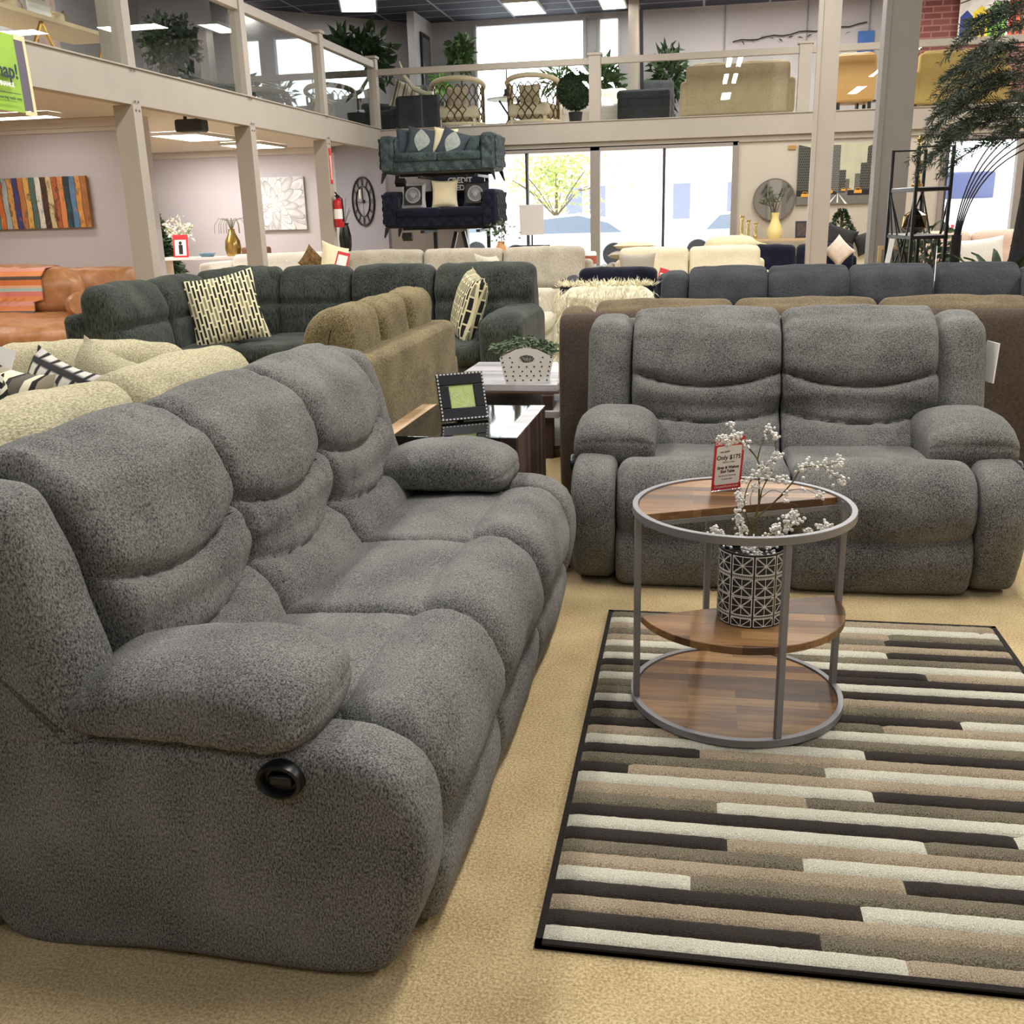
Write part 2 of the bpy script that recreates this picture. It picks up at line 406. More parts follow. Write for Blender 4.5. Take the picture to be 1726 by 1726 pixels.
# ------------------------------------------------------------------ recliners
def recliner(name, label, cat, n, L, m, loc, rot, wing=.18, q=1., handle=(), group=None, puff=1., top=0., pdrop=0., wr=.009, backm=None):
    """a motion sofa, x along its length from the end at local x = 0, y from the front to the back"""
    t = thing(name, label, cat, loc, rot, group); T = 72 if q >= 1 else 48; NX = 18 if q >= 1 else 10
    TH = .165; S0 = TH; sw = (L - 2 * TH) / n
    panel = [(.80, .012), (.45, .01), (.06, .012), (-.03, .09), (-.075, .22), (-.08, .34), (-.05, .42), (.02, .462), (.12, .474), (.5, .474), (.74, .465), (.80, .30)]
    pad = [(.595, .495), (.565, .474), (.44, .468), (.28, .466), (.165, .466), (.126, .480), (.112, .520), (.126, .566), (.19, .606), (.30, .622), (.42, .614), (.53, .590), (.60, .545)]
    pad = [(y, z - pdrop if z < .51 else z) for y, z in pad]
    seat = [(.13, .30), (.09, .40), (.13, .448), (.3, .45), (.5, .43), (.62, .40), (.62, .33), (.4, .28)]
    foot = [(.14, .43), (.10, .466), (.04, .474), (-.02, .452), (-.062, .405), (-.085, .34), (-.076, .268), (-.04, .215), (.03, .20), (.10, .24), (.135, .33)]
    kick = [(.10, .27), (.02, .265), (-.038, .235), (-.070, .17), (-.066, .09), (-.03, .014), (.10, .008)]
    top -= .03; H = 1.0 + top
    back = [(.485, .34), (.475, .42), (.515, .51), (.56, .585), (.555, .66), (.575, .735), (.60, .81), (.645, .89), (.71, .965 + top), (.79, H), (.87, .975 + top), (.925, .90), (.93, .76), (.90, .58), (.84, .42), (.66, .33)]
    wg = [(.56, .44), (.585, .56), (.615, .68), (.645, .80), (.69, .90), (.75, .94 + top * .8), (.82, .955 + top * .8), (.89, .94 + top * .8), (.935, .86), (.96, .7), (.96, .52), (.94, .42), (.75, .41)]
    back = [(y - .02, z - .006) for y, z in back]; wg = [(y - .015, z) for y, z in wg]
    rear = [(.80, .06), (.97, .06), (1.0, .30), (.99, .6), (.965, .82), (.93, .90), (.86, .88), (.83, .6)]
    MB().box(.05, L - .05, .07, .9, .0, .09).obj('base', DUST, t)
    for sd in (0, 1):
        x0, x1 = (0, TH) if sd == 0 else (L - TH, L)
        sp = loft(MB(), panel, x0, x1, r=.035, nx=3, npf=T, bulge=.008, lump=.004, seed=1 + sd, wr=wr * .3).obj('side_panel', m, t, ang=80)
        if sd in handle or (sd == 0 and -1 in handle):
            hx = -.012 if sd == 0 else L + .012; d = -1 if sd == 0 else 1
            M = Matrix.Translation((hx, .165, .432)) @ Matrix.Rotation(PI / 2 * d, 4, 'Y') @ Matrix.Diagonal((.56, .72, 1, 1))
            h = MB().lathe([(.046, -.02), (.06, -.02), (.062, 0), (.058, .008), (.05, .01), (.044, .004), (.042, -.008), (.0, -.01)], 32, M=M).obj('handle_bezel', BLACKP, t)
            h['label'] = 'black recliner release cup'
            pbox(MB(), -.018, .018, -.034, .03, -.012, .002, .008, .002, M=M).obj('release_lever', BLACKP, h)
        p0, p1 = (-.010, .305) if sd == 0 else (L - .305, L + .010)
        loft(MB(), pad, p0, p1, r=.11, dome=(.35, .512 - pdrop), nx=12, npf=int(T * 2), bulge=.004, wr=wr * 1.1, lump=.006, seed=3 + sd, seams=((2.5, 0, .004, .008), (6.2, 0, .006, .010))).obj('arm_pad', m, t, ang=80)
        w0, w1 = (0., wing) if sd == 0 else (L - wing, L)
        loft(MB(), wg, w0, w1, r=.06, nx=8, npf=T, bulge=.015, wr=wr, lump=.006, seed=5 + sd).obj('back_wing', m, t, ang=80)
    bw = (L - 2 * wing) / n
    for i in range(n):
        loft(MB(), seat, S0 + i * sw + .003, S0 + (i + 1) * sw - .003, r=.035, nx=NX, npf=T, bulge=.012, wr=wr * .6, seed=10 + i).obj('seat_cushion', m, t, ang=80)
        loft(MB(), foot, S0 + i * sw + .002, S0 + (i + 1) * sw - .002, r=.06, nx=NX, npf=T, bulge=.016, wr=wr, lump=.008, seed=20 + i).obj('footrest', m, t, ang=80)
        loft(MB(), kick, S0 + i * sw + .002, S0 + (i + 1) * sw - .002, r=.035, nx=NX, npf=T, bulge=.01, wr=wr * .6, seed=30 + i).obj('kick_panel', m, t, ang=80)
        b0, b1 = wing + i * bw + .002, wing + (i + 1) * bw - .002
        loft(MB(), back, b0, b1, r=.045, nx=NX + 6, npf=int(T * 3.2), bulge=.012 * puff, wr=wr * 1.5, lump=.006, seed=40 + i,
             seams=((5.1, -.065, .050 * puff, .024), (3.0, -.055, .040 * puff, .020), (8.6, 0, .004, .01))).obj('back_cushion', m, t, ang=80)
    loft(MB(), rear, .01, L - .01, r=.03, nx=NX, npf=T, bulge=.01, seed=60).obj('back_panel', backm or m, t, ang=80)
    return t

sofa_big = recliner('reclining_sofa', 'grey chenille three seat reclining sofa with black release cup, beside the striped rug', 'sofa', 3, 2.02, GREY, (-.535, 1.455, 0), rad(88.9), handle=(0,), group='grey chenille recliner set')
love = recliner('reclining_loveseat', 'grey chenille two seat reclining loveseat behind the round wood and metal table', 'loveseat', 2, 1.61, GREY, (-.445, 3.63, 0), rad(.5), wing=.19, handle=(0, 1), pdrop=.035, group='grey chenille recliner set')

# care card hanging on the loveseat's back
o = MB().box(-.003, .003, -.05, .05, -.16, 0).obj('price_card', PAPER, loc=(1.185, 4.33, .83), rot=(0, .05, .2))
tag(o, 'white paper card hanging off the grey loveseat back', 'price card')

# ------------------------------------------------------------------ rug
RUGC = [fabric('rug cream pile', (190, 182, 156), (252, 248, 230), 330, .9, (1, 1, 1), .15, .01), fabric('rug tan pile', (126, 108, 84), (214, 196, 166), 330, .9, (1, 1, 1), .2, .01),
        fabric('rug taupe pile', (60, 54, 42), (162, 150, 124), 330, .9, (1, 1, 1), .2, .01), fabric('rug dark brown pile', (20, 15, 12), (66, 54, 45), 330, .9, (1, 1, 1), .2, .01), fabric('rug binding', (18, 15, 14), (44, 38, 34), 300, .5, (1, 1, 1), .1)]
rows = [(0, .42, 1), (3, .27, 2), (1, 9, 1), (3, .36, 0), (0, .02, 2), (1, .46, 3), (2, .26, 0), (3, .10, 1), (0, .53, 2), (3, .73, 0), (2, .08, 0), (1, .29, 2), (0, .45, 3), (3, -.14, 1), (2, .35, 0), (3, .04, 1),
        (0, .46, 3), (1, .14, 2), (3, .20, 0), (2, .53, 1), (3, .74, 0), (0, .30, 2), (2, .28, 1), (2, .34, 3), (0, 9, 0), (2, .30, 3), (3, .71, 1), (0, 9, 0), (2, .48, 2), (0, .62, 3), (1, 9, 1), (2, .63, 3), (1, .65, 2), (0, .95, 0), (2, .5, 1)]
mb = MB(); X0, X1, Y0, Y1 = -.278, 1.012, 1.60, 3.315
ph = (Y1 - Y0 - .024) / len(rows)
for r, (ca, bx, cb) in enumerate(rows):
    for xa, xb, c in ((X0 + .012, min(bx, X1 - .012), ca), (min(bx, X1 - .012), X1 - .012, cb)):
        if xb - xa < .01: continue
        nn = max(2, int((xb - xa) / .012)); ya = Y0 + .012 + r * ph; V = []; F = []
        prof = [(0, .010), (.10, .0155), (.3, .018), (.5, .0185), (.7, .018), (.9, .0155), (1, .010)]
        for i in range(nn + 1):
            x = xa + (xb - xa) * i / nn; e = min(1, min(i, nn - i) / 1.2)
            for v, z in prof:
                wv = .0016 * noise.noise(Vector((x * 60, r * 3.3 + v * 2, c)))
                V.append((x, ya + v * ph + wv, .009 + (z - .009) * (.25 + .75 * e) + .0012 * noise.noise(Vector((x * 90, v * 6 + r * 5, 2)))))
        for i in range(nn):
            for k in range(6):
                a = i * 7 + k; F.append((a, a + 7, a + 8, a + 1))
        mb.add(V, F, c)
        # pile ends
mb.box(X0, X1, Y0, Y1, .001, .0092, 4)
for a in ((X0, X0 + .014, Y0, Y1), (X1 - .014, X1, Y0, Y1), (X0, X1, Y0, Y0 + .014), (X0, X1, Y1 - .014, Y1)): mb.box(*a, .001, .0145, 4)
tag(mb.obj('striped_rug', RUGC, ang=60), 'cream, tan, taupe and dark brown striped area rug lying on the tan carpet', 'rug')

# ------------------------------------------------------------------ round end table
WALNUT = woodmat('walnut strip wood', [(52, 34, 21), (90, 62, 38), (126, 91, 55), (166, 128, 82)], (.36, .046), .42)
STEEL = mat('grey powder coated steel', (132, 131, 133), .42, metal=.35, spec=.5)
t = thing('round_end_table', 'round grey metal and walnut end table standing on the striped rug', 'end table', (.14, 2.69, .0185), 0)
def ring(z, R=.3, wd=.016, h=.022):
    return MB().lathe([(R - wd, z - h), (R, z - h), (R, z), (R - wd, z), (R - wd, z - h)], 96, caps=False)
ring(.582).obj('top_ring', STEEL, t, bevel=.0015); ring(.024).obj('bottom_ring', STEEL, t, bevel=.0015)
for a in (15, 107, 195, 290):
    c, s = math.cos(rad(a)) * .290, math.sin(rad(a)) * .290
    MB().box(-.0085, .0085, -.0085, .0085, .01, .575).obj('leg', STEEL, t, loc=(c, s, 0), rot=(0, 0, rad(a)), bevel=.001)
def half(z0, z1, a0, R=.283):
    return MB().prism([(R * math.cos(rad(a0 + 180 * i / 48)), R * math.sin(rad(a0 + 180 * i / 48))) for i in range(49)], z0, z1)
half(.553, .577, 22.4, .2835).obj('top_board', WALNUT, t, bevel=.002)
MB().bar((-.262, -.108, .549), (.262, .108, .549), .012, .012).obj('cross_bar', STEEL, t)
half(.262, .284, 202.4, .288).obj('middle_shelf', WALNUT, t, bevel=.002)
MB().bar((-.267, -.11, .272), (.267, .11, .272), .01, .016).obj('cross_bar', STEEL, t)
MB().prism([(.2835 * math.cos(2 * PI * i / 96), .2835 * math.sin(2 * PI * i / 96)) for i in range(96)], .004, .018).obj('bottom_shelf', WALNUT, t, bevel=.001)
SHELF = .0185 + .284; TOPB = .0185 + .577

# price sign in an acrylic L stand
M = facing((.098, 2.845, TOPB + .001), .52, .10)
t = thing('price_sign', 'red and white price sign on the wooden half of the round table', 'price sign', (0, 0, 0))
mb = MB().box(-.05, .05, 0, .162, -.0018, -.0004, 0, M); mb.box(-.05, .05, .0, .0014, -.002, .05, 0, M @ Matrix.Rotation(.10, 4, 'X'))
mb.obj('acrylic_stand', glassmat('clear acrylic', (.93, .95, .95), 1.35), t, smooth=False)
mb = MB().box(-.0485, .0485, .002, .160, 0, .0006, 0, M)
C = [(-.041, .026), (.041, .026), (.041, .128), (-.041, .128)]
rc = []
for cx, cy, a0 in ((.035, .128, 0), (-.035, .128, 90), (-.035, .024, 180), (.035, .024, 270)):
    rc += [(cx + .006 * math.cos(rad(a0 + 15 * k)), cy + .006 * math.sin(rad(a0 + 15 * k))) for k in range(7)]
mb.prism(rc, .0006, .0010, 1, M)
def tx(s, y, size, mi, z=.0012, x=0., **k): text_mb(mb, s, size, M @ Matrix.Translation((x, y, z)), mi, .0002, **k)
tx('ORNATE HOME', .139, .0135, 1, .0008, bold=.0004); tx('OrnateHome.com', .008, .0105, 1, .0008)
tx('Only $175', .094, .0185, 2, bold=.0003); tx('was $299', .115, .008, 2, x=-.014)
mb.box(-.03, .0, .1165, .1172, .001, .0013, 2, M)
tx('delivery & setup', .084, .006, 2); tx('Grey & Walnut', .066, .0115, 2, bold=.0004); tx('End Table', .054, .0115, 2, bold=.0004)
tx('see store for full details', .043, .006, 2); tx('in stock today', .033, .006, 2)
mb.obj('printed_card', [REDC, PAPER, INK], t, smooth=False)

# patterned pot with berry branches
PX, PY = .166, 2.612; PR, PH = .088, .205
t = thing('patterned_pot', 'black cylindrical pot with white lattice window pattern on the middle shelf', 'pot', (PX, PY, SHELF + .001))
MB().lathe([(.0, 0), (PR - .004, 0), (PR, .004), (PR, PH - .004), (PR - .001, PH), (PR - .005, PH), (PR - .006, .17), (0, .17)], 64).obj('body', mat('black glazed pot', (30, 30, 33), .4), t)
mb = MB()
def stroke(u0, v0, u1, v1, wd, k):
    n = max(2, int(abs(u1 - u0) / .004)); L = math.hypot(u1 - u0, v1 - v0); nx, ny = -(v1 - v0) / L * wd / 2, (u1 - u0) / L * wd / 2; V = []
    for i in range(n + 1):
        f = i / n
        for s in (-1, 1):
            u, v = u0 + (u1 - u0) * f + s * nx, v0 + (v1 - v0) * f + s * ny; a = u / PR + k
            V.append(((PR + .0006) * math.cos(a), (PR + .0006) * math.sin(a), v))
    mb.add(V, [(2 * i, 2 * i + 2, 2 * i + 3, 2 * i + 1) for i in range(n)])
cwid = 2 * PI * PR / 9
for k in range(9):
    a = k * 2 * PI / 9 + .2; hw = cwid / 2 - .0035
    for z0, z1 in ((.150, .199), (.089, .138), (.036, .085), (.004, .026)):
        zc = (z0 + z1) / 2
        for e in ((-hw, z0, hw, z0), (-hw, z1, hw, z1), (-hw, z0, -hw, z1), (hw, z0, hw, z1)): stroke(*e, .0022, a)
        if z1 - z0 > .03:
            for e in ((-hw, zc, hw, zc), (0, z0, 0, z1)): stroke(*e, .0016, a)
            for sgn in (-1, 1):
                for o in (-.0014, .0014): stroke(-hw, zc - sgn * (zc - z0) + o, hw, zc + sgn * (zc - z0) + o, .0013, a)
        else:
            for e in ((0, z0, 0, z1), (-hw, z1, 0, z0), (hw, z1, 0, z0)): stroke(*e, .002, a)
    for zb in (.141, .028):
        for z in (zb, zb + .007): stroke(-hw, z, hw, z, .0013, a)
        for j in range(13): stroke(-hw + 2 * hw * j / 12, zb, -hw + 2 * hw * j / 12 + .0001, zb + .007, .0011, a)
mb.obj('lattice_print', WHITE, t, smooth=False)

t = thing('berry_branches', 'white berry branches standing in the black and white pot', 'artificial plant', (PX, PY, SHELF + .175))
BER = mat('white berry', (226, 224, 218), .6, var=.1, scale=80)
twigs = MB(); berries = MB(); zz = SHELF + .175
def cluster(p, r, n):
    for _ in range(n):
        d = Vector((RN.gauss(0, 1), RN.gauss(0, 1), RN.gauss(0, .8))) * r * .55
        berries.ball(p + d, RN.uniform(.0034, .0052), 6)
def branch(pts, r0=.0025, cl=()):
    P = [Vector((x - PX, y - PY, z - zz)) for x, y, z in pts]; D = []
    for i in range(len(P) - 1):
        for k in range(5):
            t = k / 5; p0, p1, p2, p3 = P[max(i - 1, 0)], P[i], P[i + 1], P[min(i + 2, len(P) - 1)]
            D.append(.5 * ((2 * p1) + (p2 - p0) * t + (2 * p0 - 5 * p1 + 4 * p2 - p3) * t * t + (3 * p1 - p0 - 3 * p2 + p3) * t ** 3))
    D.append(P[-1]); twigs.tube(D, [r0 * (1 - .7 * i / len(D)) for i in range(len(D))], 5)
    for f, r, n in cl:
        p = D[min(len(D) - 1, int(f * (len(D) - 1)))]; cluster(p, r, n)
B0 = (.160, 2.62, .50); S1 = (.178, 2.615, .62)
branch([B0, (.166, 2.62, .56), S1, (.184, 2.62, .66)], .005)
branch([S1, (.176, 2.62, .69), (.170, 2.63, .74), (.135, 2.62, .785), (.11, 2.61, .81)], .003, ((.85, .012, 7), (1, .012, 10), (.35, .018, 14)))
branch([(.135, 2.62, .785), (.12, 2.61, .80), (.095, 2.61, .795), (.074, 2.61, .80)], .0015, ((.4, .016, 18), (.7, .018, 26), (1, .012, 12)))
branch([(.135, 2.62, .785), (.12, 2.62, .79), (.10, 2.61, .835)], .0015, ((1, .012, 10),))
branch([(.170, 2.63, .74), (.15, 2.63, .765), (.14, 2.62, .775)], .0014, ((1, .01, 5),))
branch([(.170, 2.63, .74), (.178, 2.63, .78), (.196, 2.62, .825)], .0022, ((1, .012, 10), (.7, .006, 2)))
branch([(.184, 2.62, .66), (.215, 2.62, .74), (.212, 2.61, .79), (.215, 2.61, .812)], .0018, ((.8, .008, 4), (1, .013, 10), (.5, .006, 3)))
branch([(.16, 2.62, .55), (.14, 2.61, .62), (.15, 2.61, .68), (.178, 2.61, .715), (.225, 2.6, .76)], .0024, ((.7, .02, 24), (.82, .018, 16), (.92, .012, 10), (1, .01, 8), (.55, .018, 16)))
branch([(.178, 2.61, .715), (.21, 2.6, .70), (.24, 2.6, .69)], .0015, ((.3, .015, 14), (.65, .014, 12), (1, .013, 12)))
branch([(.165, 2.61, .58), (.21, 2.59, .63), (.255, 2.58, .69), (.28, 2.57, .735), (.33, 2.57, .74), (.365, 2.56, .755)], .0028, ((.62, .016, 16), (.7, .018, 16), (.84, .014, 12), (1, .016, 18)))
branch([(.33, 2.57, .74), (.35, 2.57, .72), (.375, 2.56, .705)], .0012, ((.6, .013, 10), (1, .018, 22)))
branch([(.21, 2.59, .63), (.25, 2.58, .67), (.29, 2.58, .675), (.32, 2.58, .662)], .0015, ((.3, .008, 5), (.6, .007, 5), (1, .016, 16)))
branch([(.16, 2.61, .53), (.145, 2.6, .58), (.135, 2.59, .62), (.125, 2.58, .655)], .002, ((.75, .012, 10), (1, .016, 18), (.9, .012, 12)))
branch([(.16, 2.61, .52), (.142, 2.59, .55), (.13, 2.58, .58), (.122, 2.57, .615)], .002, ((.4, .014, 14), (.6, .013, 16), (.8, .012, 14), (1, .01, 8)))
branch([(.16, 2.61, .50), (.12, 2.58, .53), (.085, 2.57, .55), (.062, 2.56, .565)], .002, ((.75, .012, 10), (1, .014, 18), (.9, .01, 8)))
branch([(.17, 2.61, .52), (.205, 2.57, .555), (.235, 2.55, .585), (.262, 2.54, .618)], .0024, ((.5, .018, 24), (.65, .018, 26), (.8, .016, 22), (.9, .014, 16), (1, .012, 14)))
branch([(.17, 2.61, .51), (.22, 2.58, .55), (.27, 2.57, .572), (.33, 2.56, .575), (.35, 2.56, .59)], .0018, ((.4, .01, 7), (.68, .014, 12), (.8, .016, 14), (.92, .012, 10), (1, .01, 8)))
branch([(.17, 2.61, .51), (.23, 2.58, .56), (.28, 2.57, .60)], .0014, ((1, .012, 9), (.8, .008, 4)))
branch([(.23, 2.6, .63), (.27, 2.59, .63), (.29, 2.59, .59), (.30, 2.59, .565)], .0011)
branch([(.22, 2.58, .55), (.30, 2.57, .50), (.31, 2.57, .46), (.335, 2.57, .455), (.345, 2.57, .48)], .0012)
branch([(.184, 2.62, .64), (.21, 2.62, .66), (.24, 2.62, .65), (.25, 2.62, .63)], .0012, ((1, .009, 6),))
branch([(.16, 2.62, .6), (.155, 2.61, .64), (.165, 2.61, .67)], .0013, ((1, .01, 7),))
for k in range(34):
    a = RN.uniform(0, 2 * PI); r = RN.uniform(.01, .078)
    cluster(Vector((r * math.cos(a), r * math.sin(a), RN.uniform(.0, .045))), .014, 7)
twigs.obj('twigs', mat('olive brown twig', (104, 92, 52), .8, var=.3, scale=30), t); o = berries.obj('berries', BER, t); o['kind'] = 'stuff'
MB().lathe([(0, 0), (PR - .008, 0), (PR - .008, .004), (0, .008)], 32).obj('filler', SOIL, t, loc=(0, 0, -.004))

# ------------------------------------------------------------------ plain sofas
def sofa(name, label, cat, L, D, loc, rot, m, n=3, seat=.45, back=.85, arm=(.18, .62), arms=(1, 1), base=.06, legs=.06, legm=None, frame=None, bt=.2, nb=None, soft=.012, group=None, cr=.05, seam=False, wr=.0, cushions=True, legw=.05):
    t = thing(name, label, cat, loc, rot, group); aw, az = arm; legm = legm or BLACKM; frame = frame or back - .12
    xa = aw if arms[0] else 0; xb = L - (aw if arms[1] else 0); nb = nb or n
    if legs:
        for x in (.07, L - .07):
            for y in (.07, D - .07): MB().box(-legw / 2, legw / 2, -legw / 2, legw / 2, 0, legs + .01).obj('leg', legm, t, loc=(x, y, 0), bevel=.004)
    pbox(MB(), .01, L - .01, .02, D - .02, legs, seat - .13, .03, .006).obj('base', m, t)
    pbox(MB(), xa * .6, L - (L - xb) * .6, D - .17, D, legs, frame, .05, .008, lump=.004).obj('back_frame', m, t)
    for i in (0, 1):
        if arms[i]:
            x0 = 0 if i == 0 else L - aw
            pbox(MB(), x0, x0 + aw, 0, D - .02, legs, az, .055, .01, lump=.005).obj('arm', m, t)
    w = (xb - xa) / n
    for i in range(n): pbox(MB(), xa + i * w + .004, xa + (i + 1) * w - .004, -.015, D - .24, seat - .15, seat, cr, soft, lump=.006).obj('seat_cushion', m, t)
    w = (xb - xa) / nb
    if cushions:
        for i in range(nb):
            M = Matrix.Translation((0, D - .17, seat - .02)) @ Matrix.Rotation(-.16, 4, 'X')
            h = (back - seat + .04)
            pr = [(-bt, .03), (-bt - .015, h * .3), (-bt * .97, h * .62), (-bt * .85, h * .9), (-bt * .45, h), (-.03, h * .93), (.0, h * .6), (-.01, .05), (-bt * .5, 0)]
            loft(MB(), pr, xa + i * w + .004, xa + (i + 1) * w - .004, r=cr + .01, nx=12, npf=56, bulge=.022, lump=.012, wr=wr, seed=i + L, seams=((1.25, 0, .02, .016),) if seam else (), M=M).obj('back_cushion', m, t, ang=80)
    return t

OLIVE = fabric('olive brown chenille', (74, 64, 42), (144, 130, 94), 150, .6, (1, 1, 1), .35)
CREAMF = fabric('cream boucle', (142, 134, 104), (206, 198, 166), 190, .8, (1, .45, 1.2), .2, .008)
GREENF = fabric('dark green slub chenille', (20, 23, 22), (76, 82, 75), 120, .5, (1.4, 1.4, .16), .35)
TAUPE = fabric('taupe microfibre', (84, 72, 54), (116, 102, 78), 120, .15, (1, 1, 1), .5, .002)
TAUPE_SHADE = fabric('taupe microfibre shaded', (64, 54, 46), (84, 72, 62), 120, .1, (1, 1, 1), .3, .002)  # same microfibre, the shade on the back panel put into a darker colour
CHAR = fabric('charcoal cloth', (42, 44, 48), (70, 72, 77), 170, .2, (1, 1, .6), .4)
NAVY = fabric('navy velvet', (10, 12, 24), (26, 30, 48), 90, .1, (1, 1, 1), .5, .002, .12)
BEIGE = fabric('grey beige cloth', (146, 138, 122), (190, 182, 166), 140, .2, (1, 1, .3), .3)
LINEN = fabric('pale linen', (176, 168, 150), (216, 208, 190), 160, .25, (1, 1, .2), .2)
CREAM2 = fabric('cream cloth', (196, 184, 156), (226, 216, 192), 140, .2, (1, 1, 1), .2)
PINKB = fabric('pink beige cloth', (190, 164, 146), (220, 196, 178), 140, .2, (1, 1, 1), .2)
SLATE = fabric('slate green velvet', (36, 45, 48), (78, 92, 93), 70, .1, (1, 1, 1), .6, .002, .1)
TUFT = fabric('ivory linen', (222, 216, 206), (244, 240, 232), 160, .15)
CINK = [mat('ivory print ground', (226, 220, 190), .9), INK]
def leathermat():
    m, nt, b = newmat('tan leather'); v = coords(nt)
    n = node(nt, 'ShaderNodeTexNoise', Scale=11., Detail=6.); nt.links.new(v, n.inputs['Vector'])
    nt.links.new(ramp(nt, n.outputs['Fac'], [(.25, lin((146, 100, 64))), (.55, lin((168, 118, 76))), (.8, lin((186, 140, 98)))]), b.inputs['Base Color'])
    b.inputs['Roughness'].default_value = .42
    n2 = node(nt, 'ShaderNodeTexNoise', Scale=45., Detail=5.); nt.links.new(v, n2.inputs['Vector'])
    bp = node(nt, 'ShaderNodeBump', Strength=.25, Distance=.01); nt.links.new(n2.outputs['Fac'], bp.inputs['Height']); nt.links.new(bp.outputs['Normal'], b.inputs['Normal'])
    return m
LEATH = leathermat()
BLOCKP = brickmat('block print cloth', (22, 22, 24), (212, 204, 166), (216, 208, 170), .105, .030, .0075, 'zx', .95, -.6, .2, .37)
def zigmat():
    m, nt, b = newmat('chevron cloth'); v = coords(nt); sx = node(nt, 'ShaderNodeSeparateXYZ'); nt.links.new(v, sx.inputs[0])
    a = node(nt, 'ShaderNodeMath', operation='PINGPONG'); a.inputs[1].default_value = .045; nt.links.new(sx.outputs['X'], a.inputs[0])
    s = node(nt, 'ShaderNodeMath', operation='ADD'); nt.links.new(a.outputs[0], s.inputs[0]); nt.links.new(sx.outputs['Z'], s.inputs[1])
    f = node(nt, 'ShaderNodeMath', operation='PINGPONG'); f.inputs[1].default_value = .022; nt.links.new(s.outputs[0], f.inputs[0])
    g = node(nt, 'ShaderNodeMath', operation='GREATER_THAN'); g.inputs[1].default_value = .011; nt.links.new(f.outputs[0], g.inputs[0])
    nt.links.new(ramp(nt, g.outputs[0], [(.4, lin((28, 28, 30))), (.6, lin((226, 222, 204)))]), b.inputs['Base Color']); b.inputs['Roughness'].default_value = .95
    return m
def stripemat(name, stops, axis='Z', span=.5, off=0., rough=.95, interp='CONSTANT'):
    m, nt, b = newmat(name); v = coords(nt); sx = node(nt, 'ShaderNodeSeparateXYZ'); nt.links.new(v, sx.inputs[0])
    f = node(nt, 'ShaderNodeMath', operation='MULTIPLY_ADD'); f.inputs[1].default_value = 1 / span; f.inputs[2].default_value = off; nt.links.new(sx.outputs[axis], f.inputs[0])
    fr = node(nt, 'ShaderNodeMath', operation='FRACT'); nt.links.new(f.outputs[0], fr.inputs[0])
    nt.links.new(ramp(nt, fr.outputs[0], [(p, lin(c)) for p, c in stops], interp), b.inputs['Base Color']); b.inputs['Roughness'].default_value = rough
    return m
ZIG = zigmat()
BAND = stripemat('banded cloth', [(0, (222, 214, 186)), (.3, (40, 38, 36)), (.38, (92, 86, 76)), (.6, (222, 214, 186)), (.72, (36, 34, 32)), (.8, (150, 142, 120))], 'X', .3, .2)
COBBLE = brickmat('cobble print cloth', (206, 200, 190), (190, 184, 174), (26, 26, 28), .07, .06, .016, 'xz', .95, 0., .6, .5)

# olive sofa, its back to the aisle
t = sofa('olive_sofa', 'olive brown chenille sofa seen from behind, its back against the end tables', 'sofa', 1.75, .95, (-2.22, 5.42, 0), rad(-90), OLIVE, 3, .46, .98, (.2, .66), frame=.84, bt=.22, wr=.004)

# cream sectional behind the grey sofa
t = thing('cream_sectional', 'cream boucle sectional sofa behind the grey reclining sofa', 'sectional sofa', (-1.56, 3.62, 0), 0)
def rbx(a, nm, m=CREAMF, r=.05, b=.012, lump=.008, par=None, **k): return pbox(MB(), *a, r, b, lump=lump, **k).obj(nm, m, par)
rbx((-.98, -.02, -2.5, 0, .05, .30), 'base', par=t); rbx((-1.9, -.9, -.95, 0, .05, .30), 'base', par=t)
rbx((-.2, -.01, -2.5, .0, .3, .82), 'back_frame', par=t); rbx((-1.9, -.15, -.18, .0, .3, .82), 'back_frame', par=t)
for i in range(3): rbx((-1.0, -.2, -2.5 + i * .58, -1.93 + i * .58, .30, .47), 'seat_cushion', par=t)
rbx((-.98, -.2, -.76, -.2, .30, .47), 'seat_cushion', par=t); rbx((-1.9, -1.0, -.98, -.2, .30, .47), 'seat_cushion', par=t)
pr = [(-.29, .0), (-.31, .2), (-.29, .38), (-.24, .5), (-.15, .535), (-.06, .50), (-.02, .38), (-.02, .1), (-.15, -.02)]
for i, (y0, y1) in enumerate(((-2.5, -1.72), (-1.71, -.95), (-.94, -.17))):
    M = Matrix.Translation((0, 0, .405)) @ Matrix.Rotation(-PI / 2, 4, 'Z')
    loft(MB(), pr, -y1, -y0, r=.07, nx=18, npf=60, bulge=.02, lump=.012, wr=.008, seed=i, M=M).obj('back_cushion', CREAMF, t, ang=80)
for i, (x0, x1) in enumerate(((-1.88, -1.13), (-1.12, -.33))):
    M = Matrix.Translation((0, 0, .395 + .025 * (1 - i)))
    loft(MB(), pr, x0, x1, r=.08, nx=18, npf=60, bulge=.03, lump=.014, wr=.008, seed=i + 5, M=M).obj('back_cushion', CREAMF, t, ang=80)
rbx((-2.1, -1.88, -.98, 0, .05, .62), 'arm', par=t)
pg = 'patterned pillows on the cream sectional'
pillow('patterned_pillow', 'black and ivory chevron pillow on the cream sectional, leftmost of the row', .45, .45, .16, ZIG, (-2.37, 2.86, .71), (-.3, -.05, rad(-28)), group=pg)
pillow('patterned_pillow', 'grey, black and ivory banded pillow between the chevron and the cobble pillows', .45, .45, .16, BAND, (-2.25, 2.93, .72), (-.30, .05, rad(-28)), group=pg, seed=1)
pillow('patterned_pillow', 'grey and black cobble pattern pillow on the cream sectional', .45, .45, .15, COBBLE, (-2.12, 3.0, .735), (-.30, .18, rad(-28)), group=pg, seed=2)
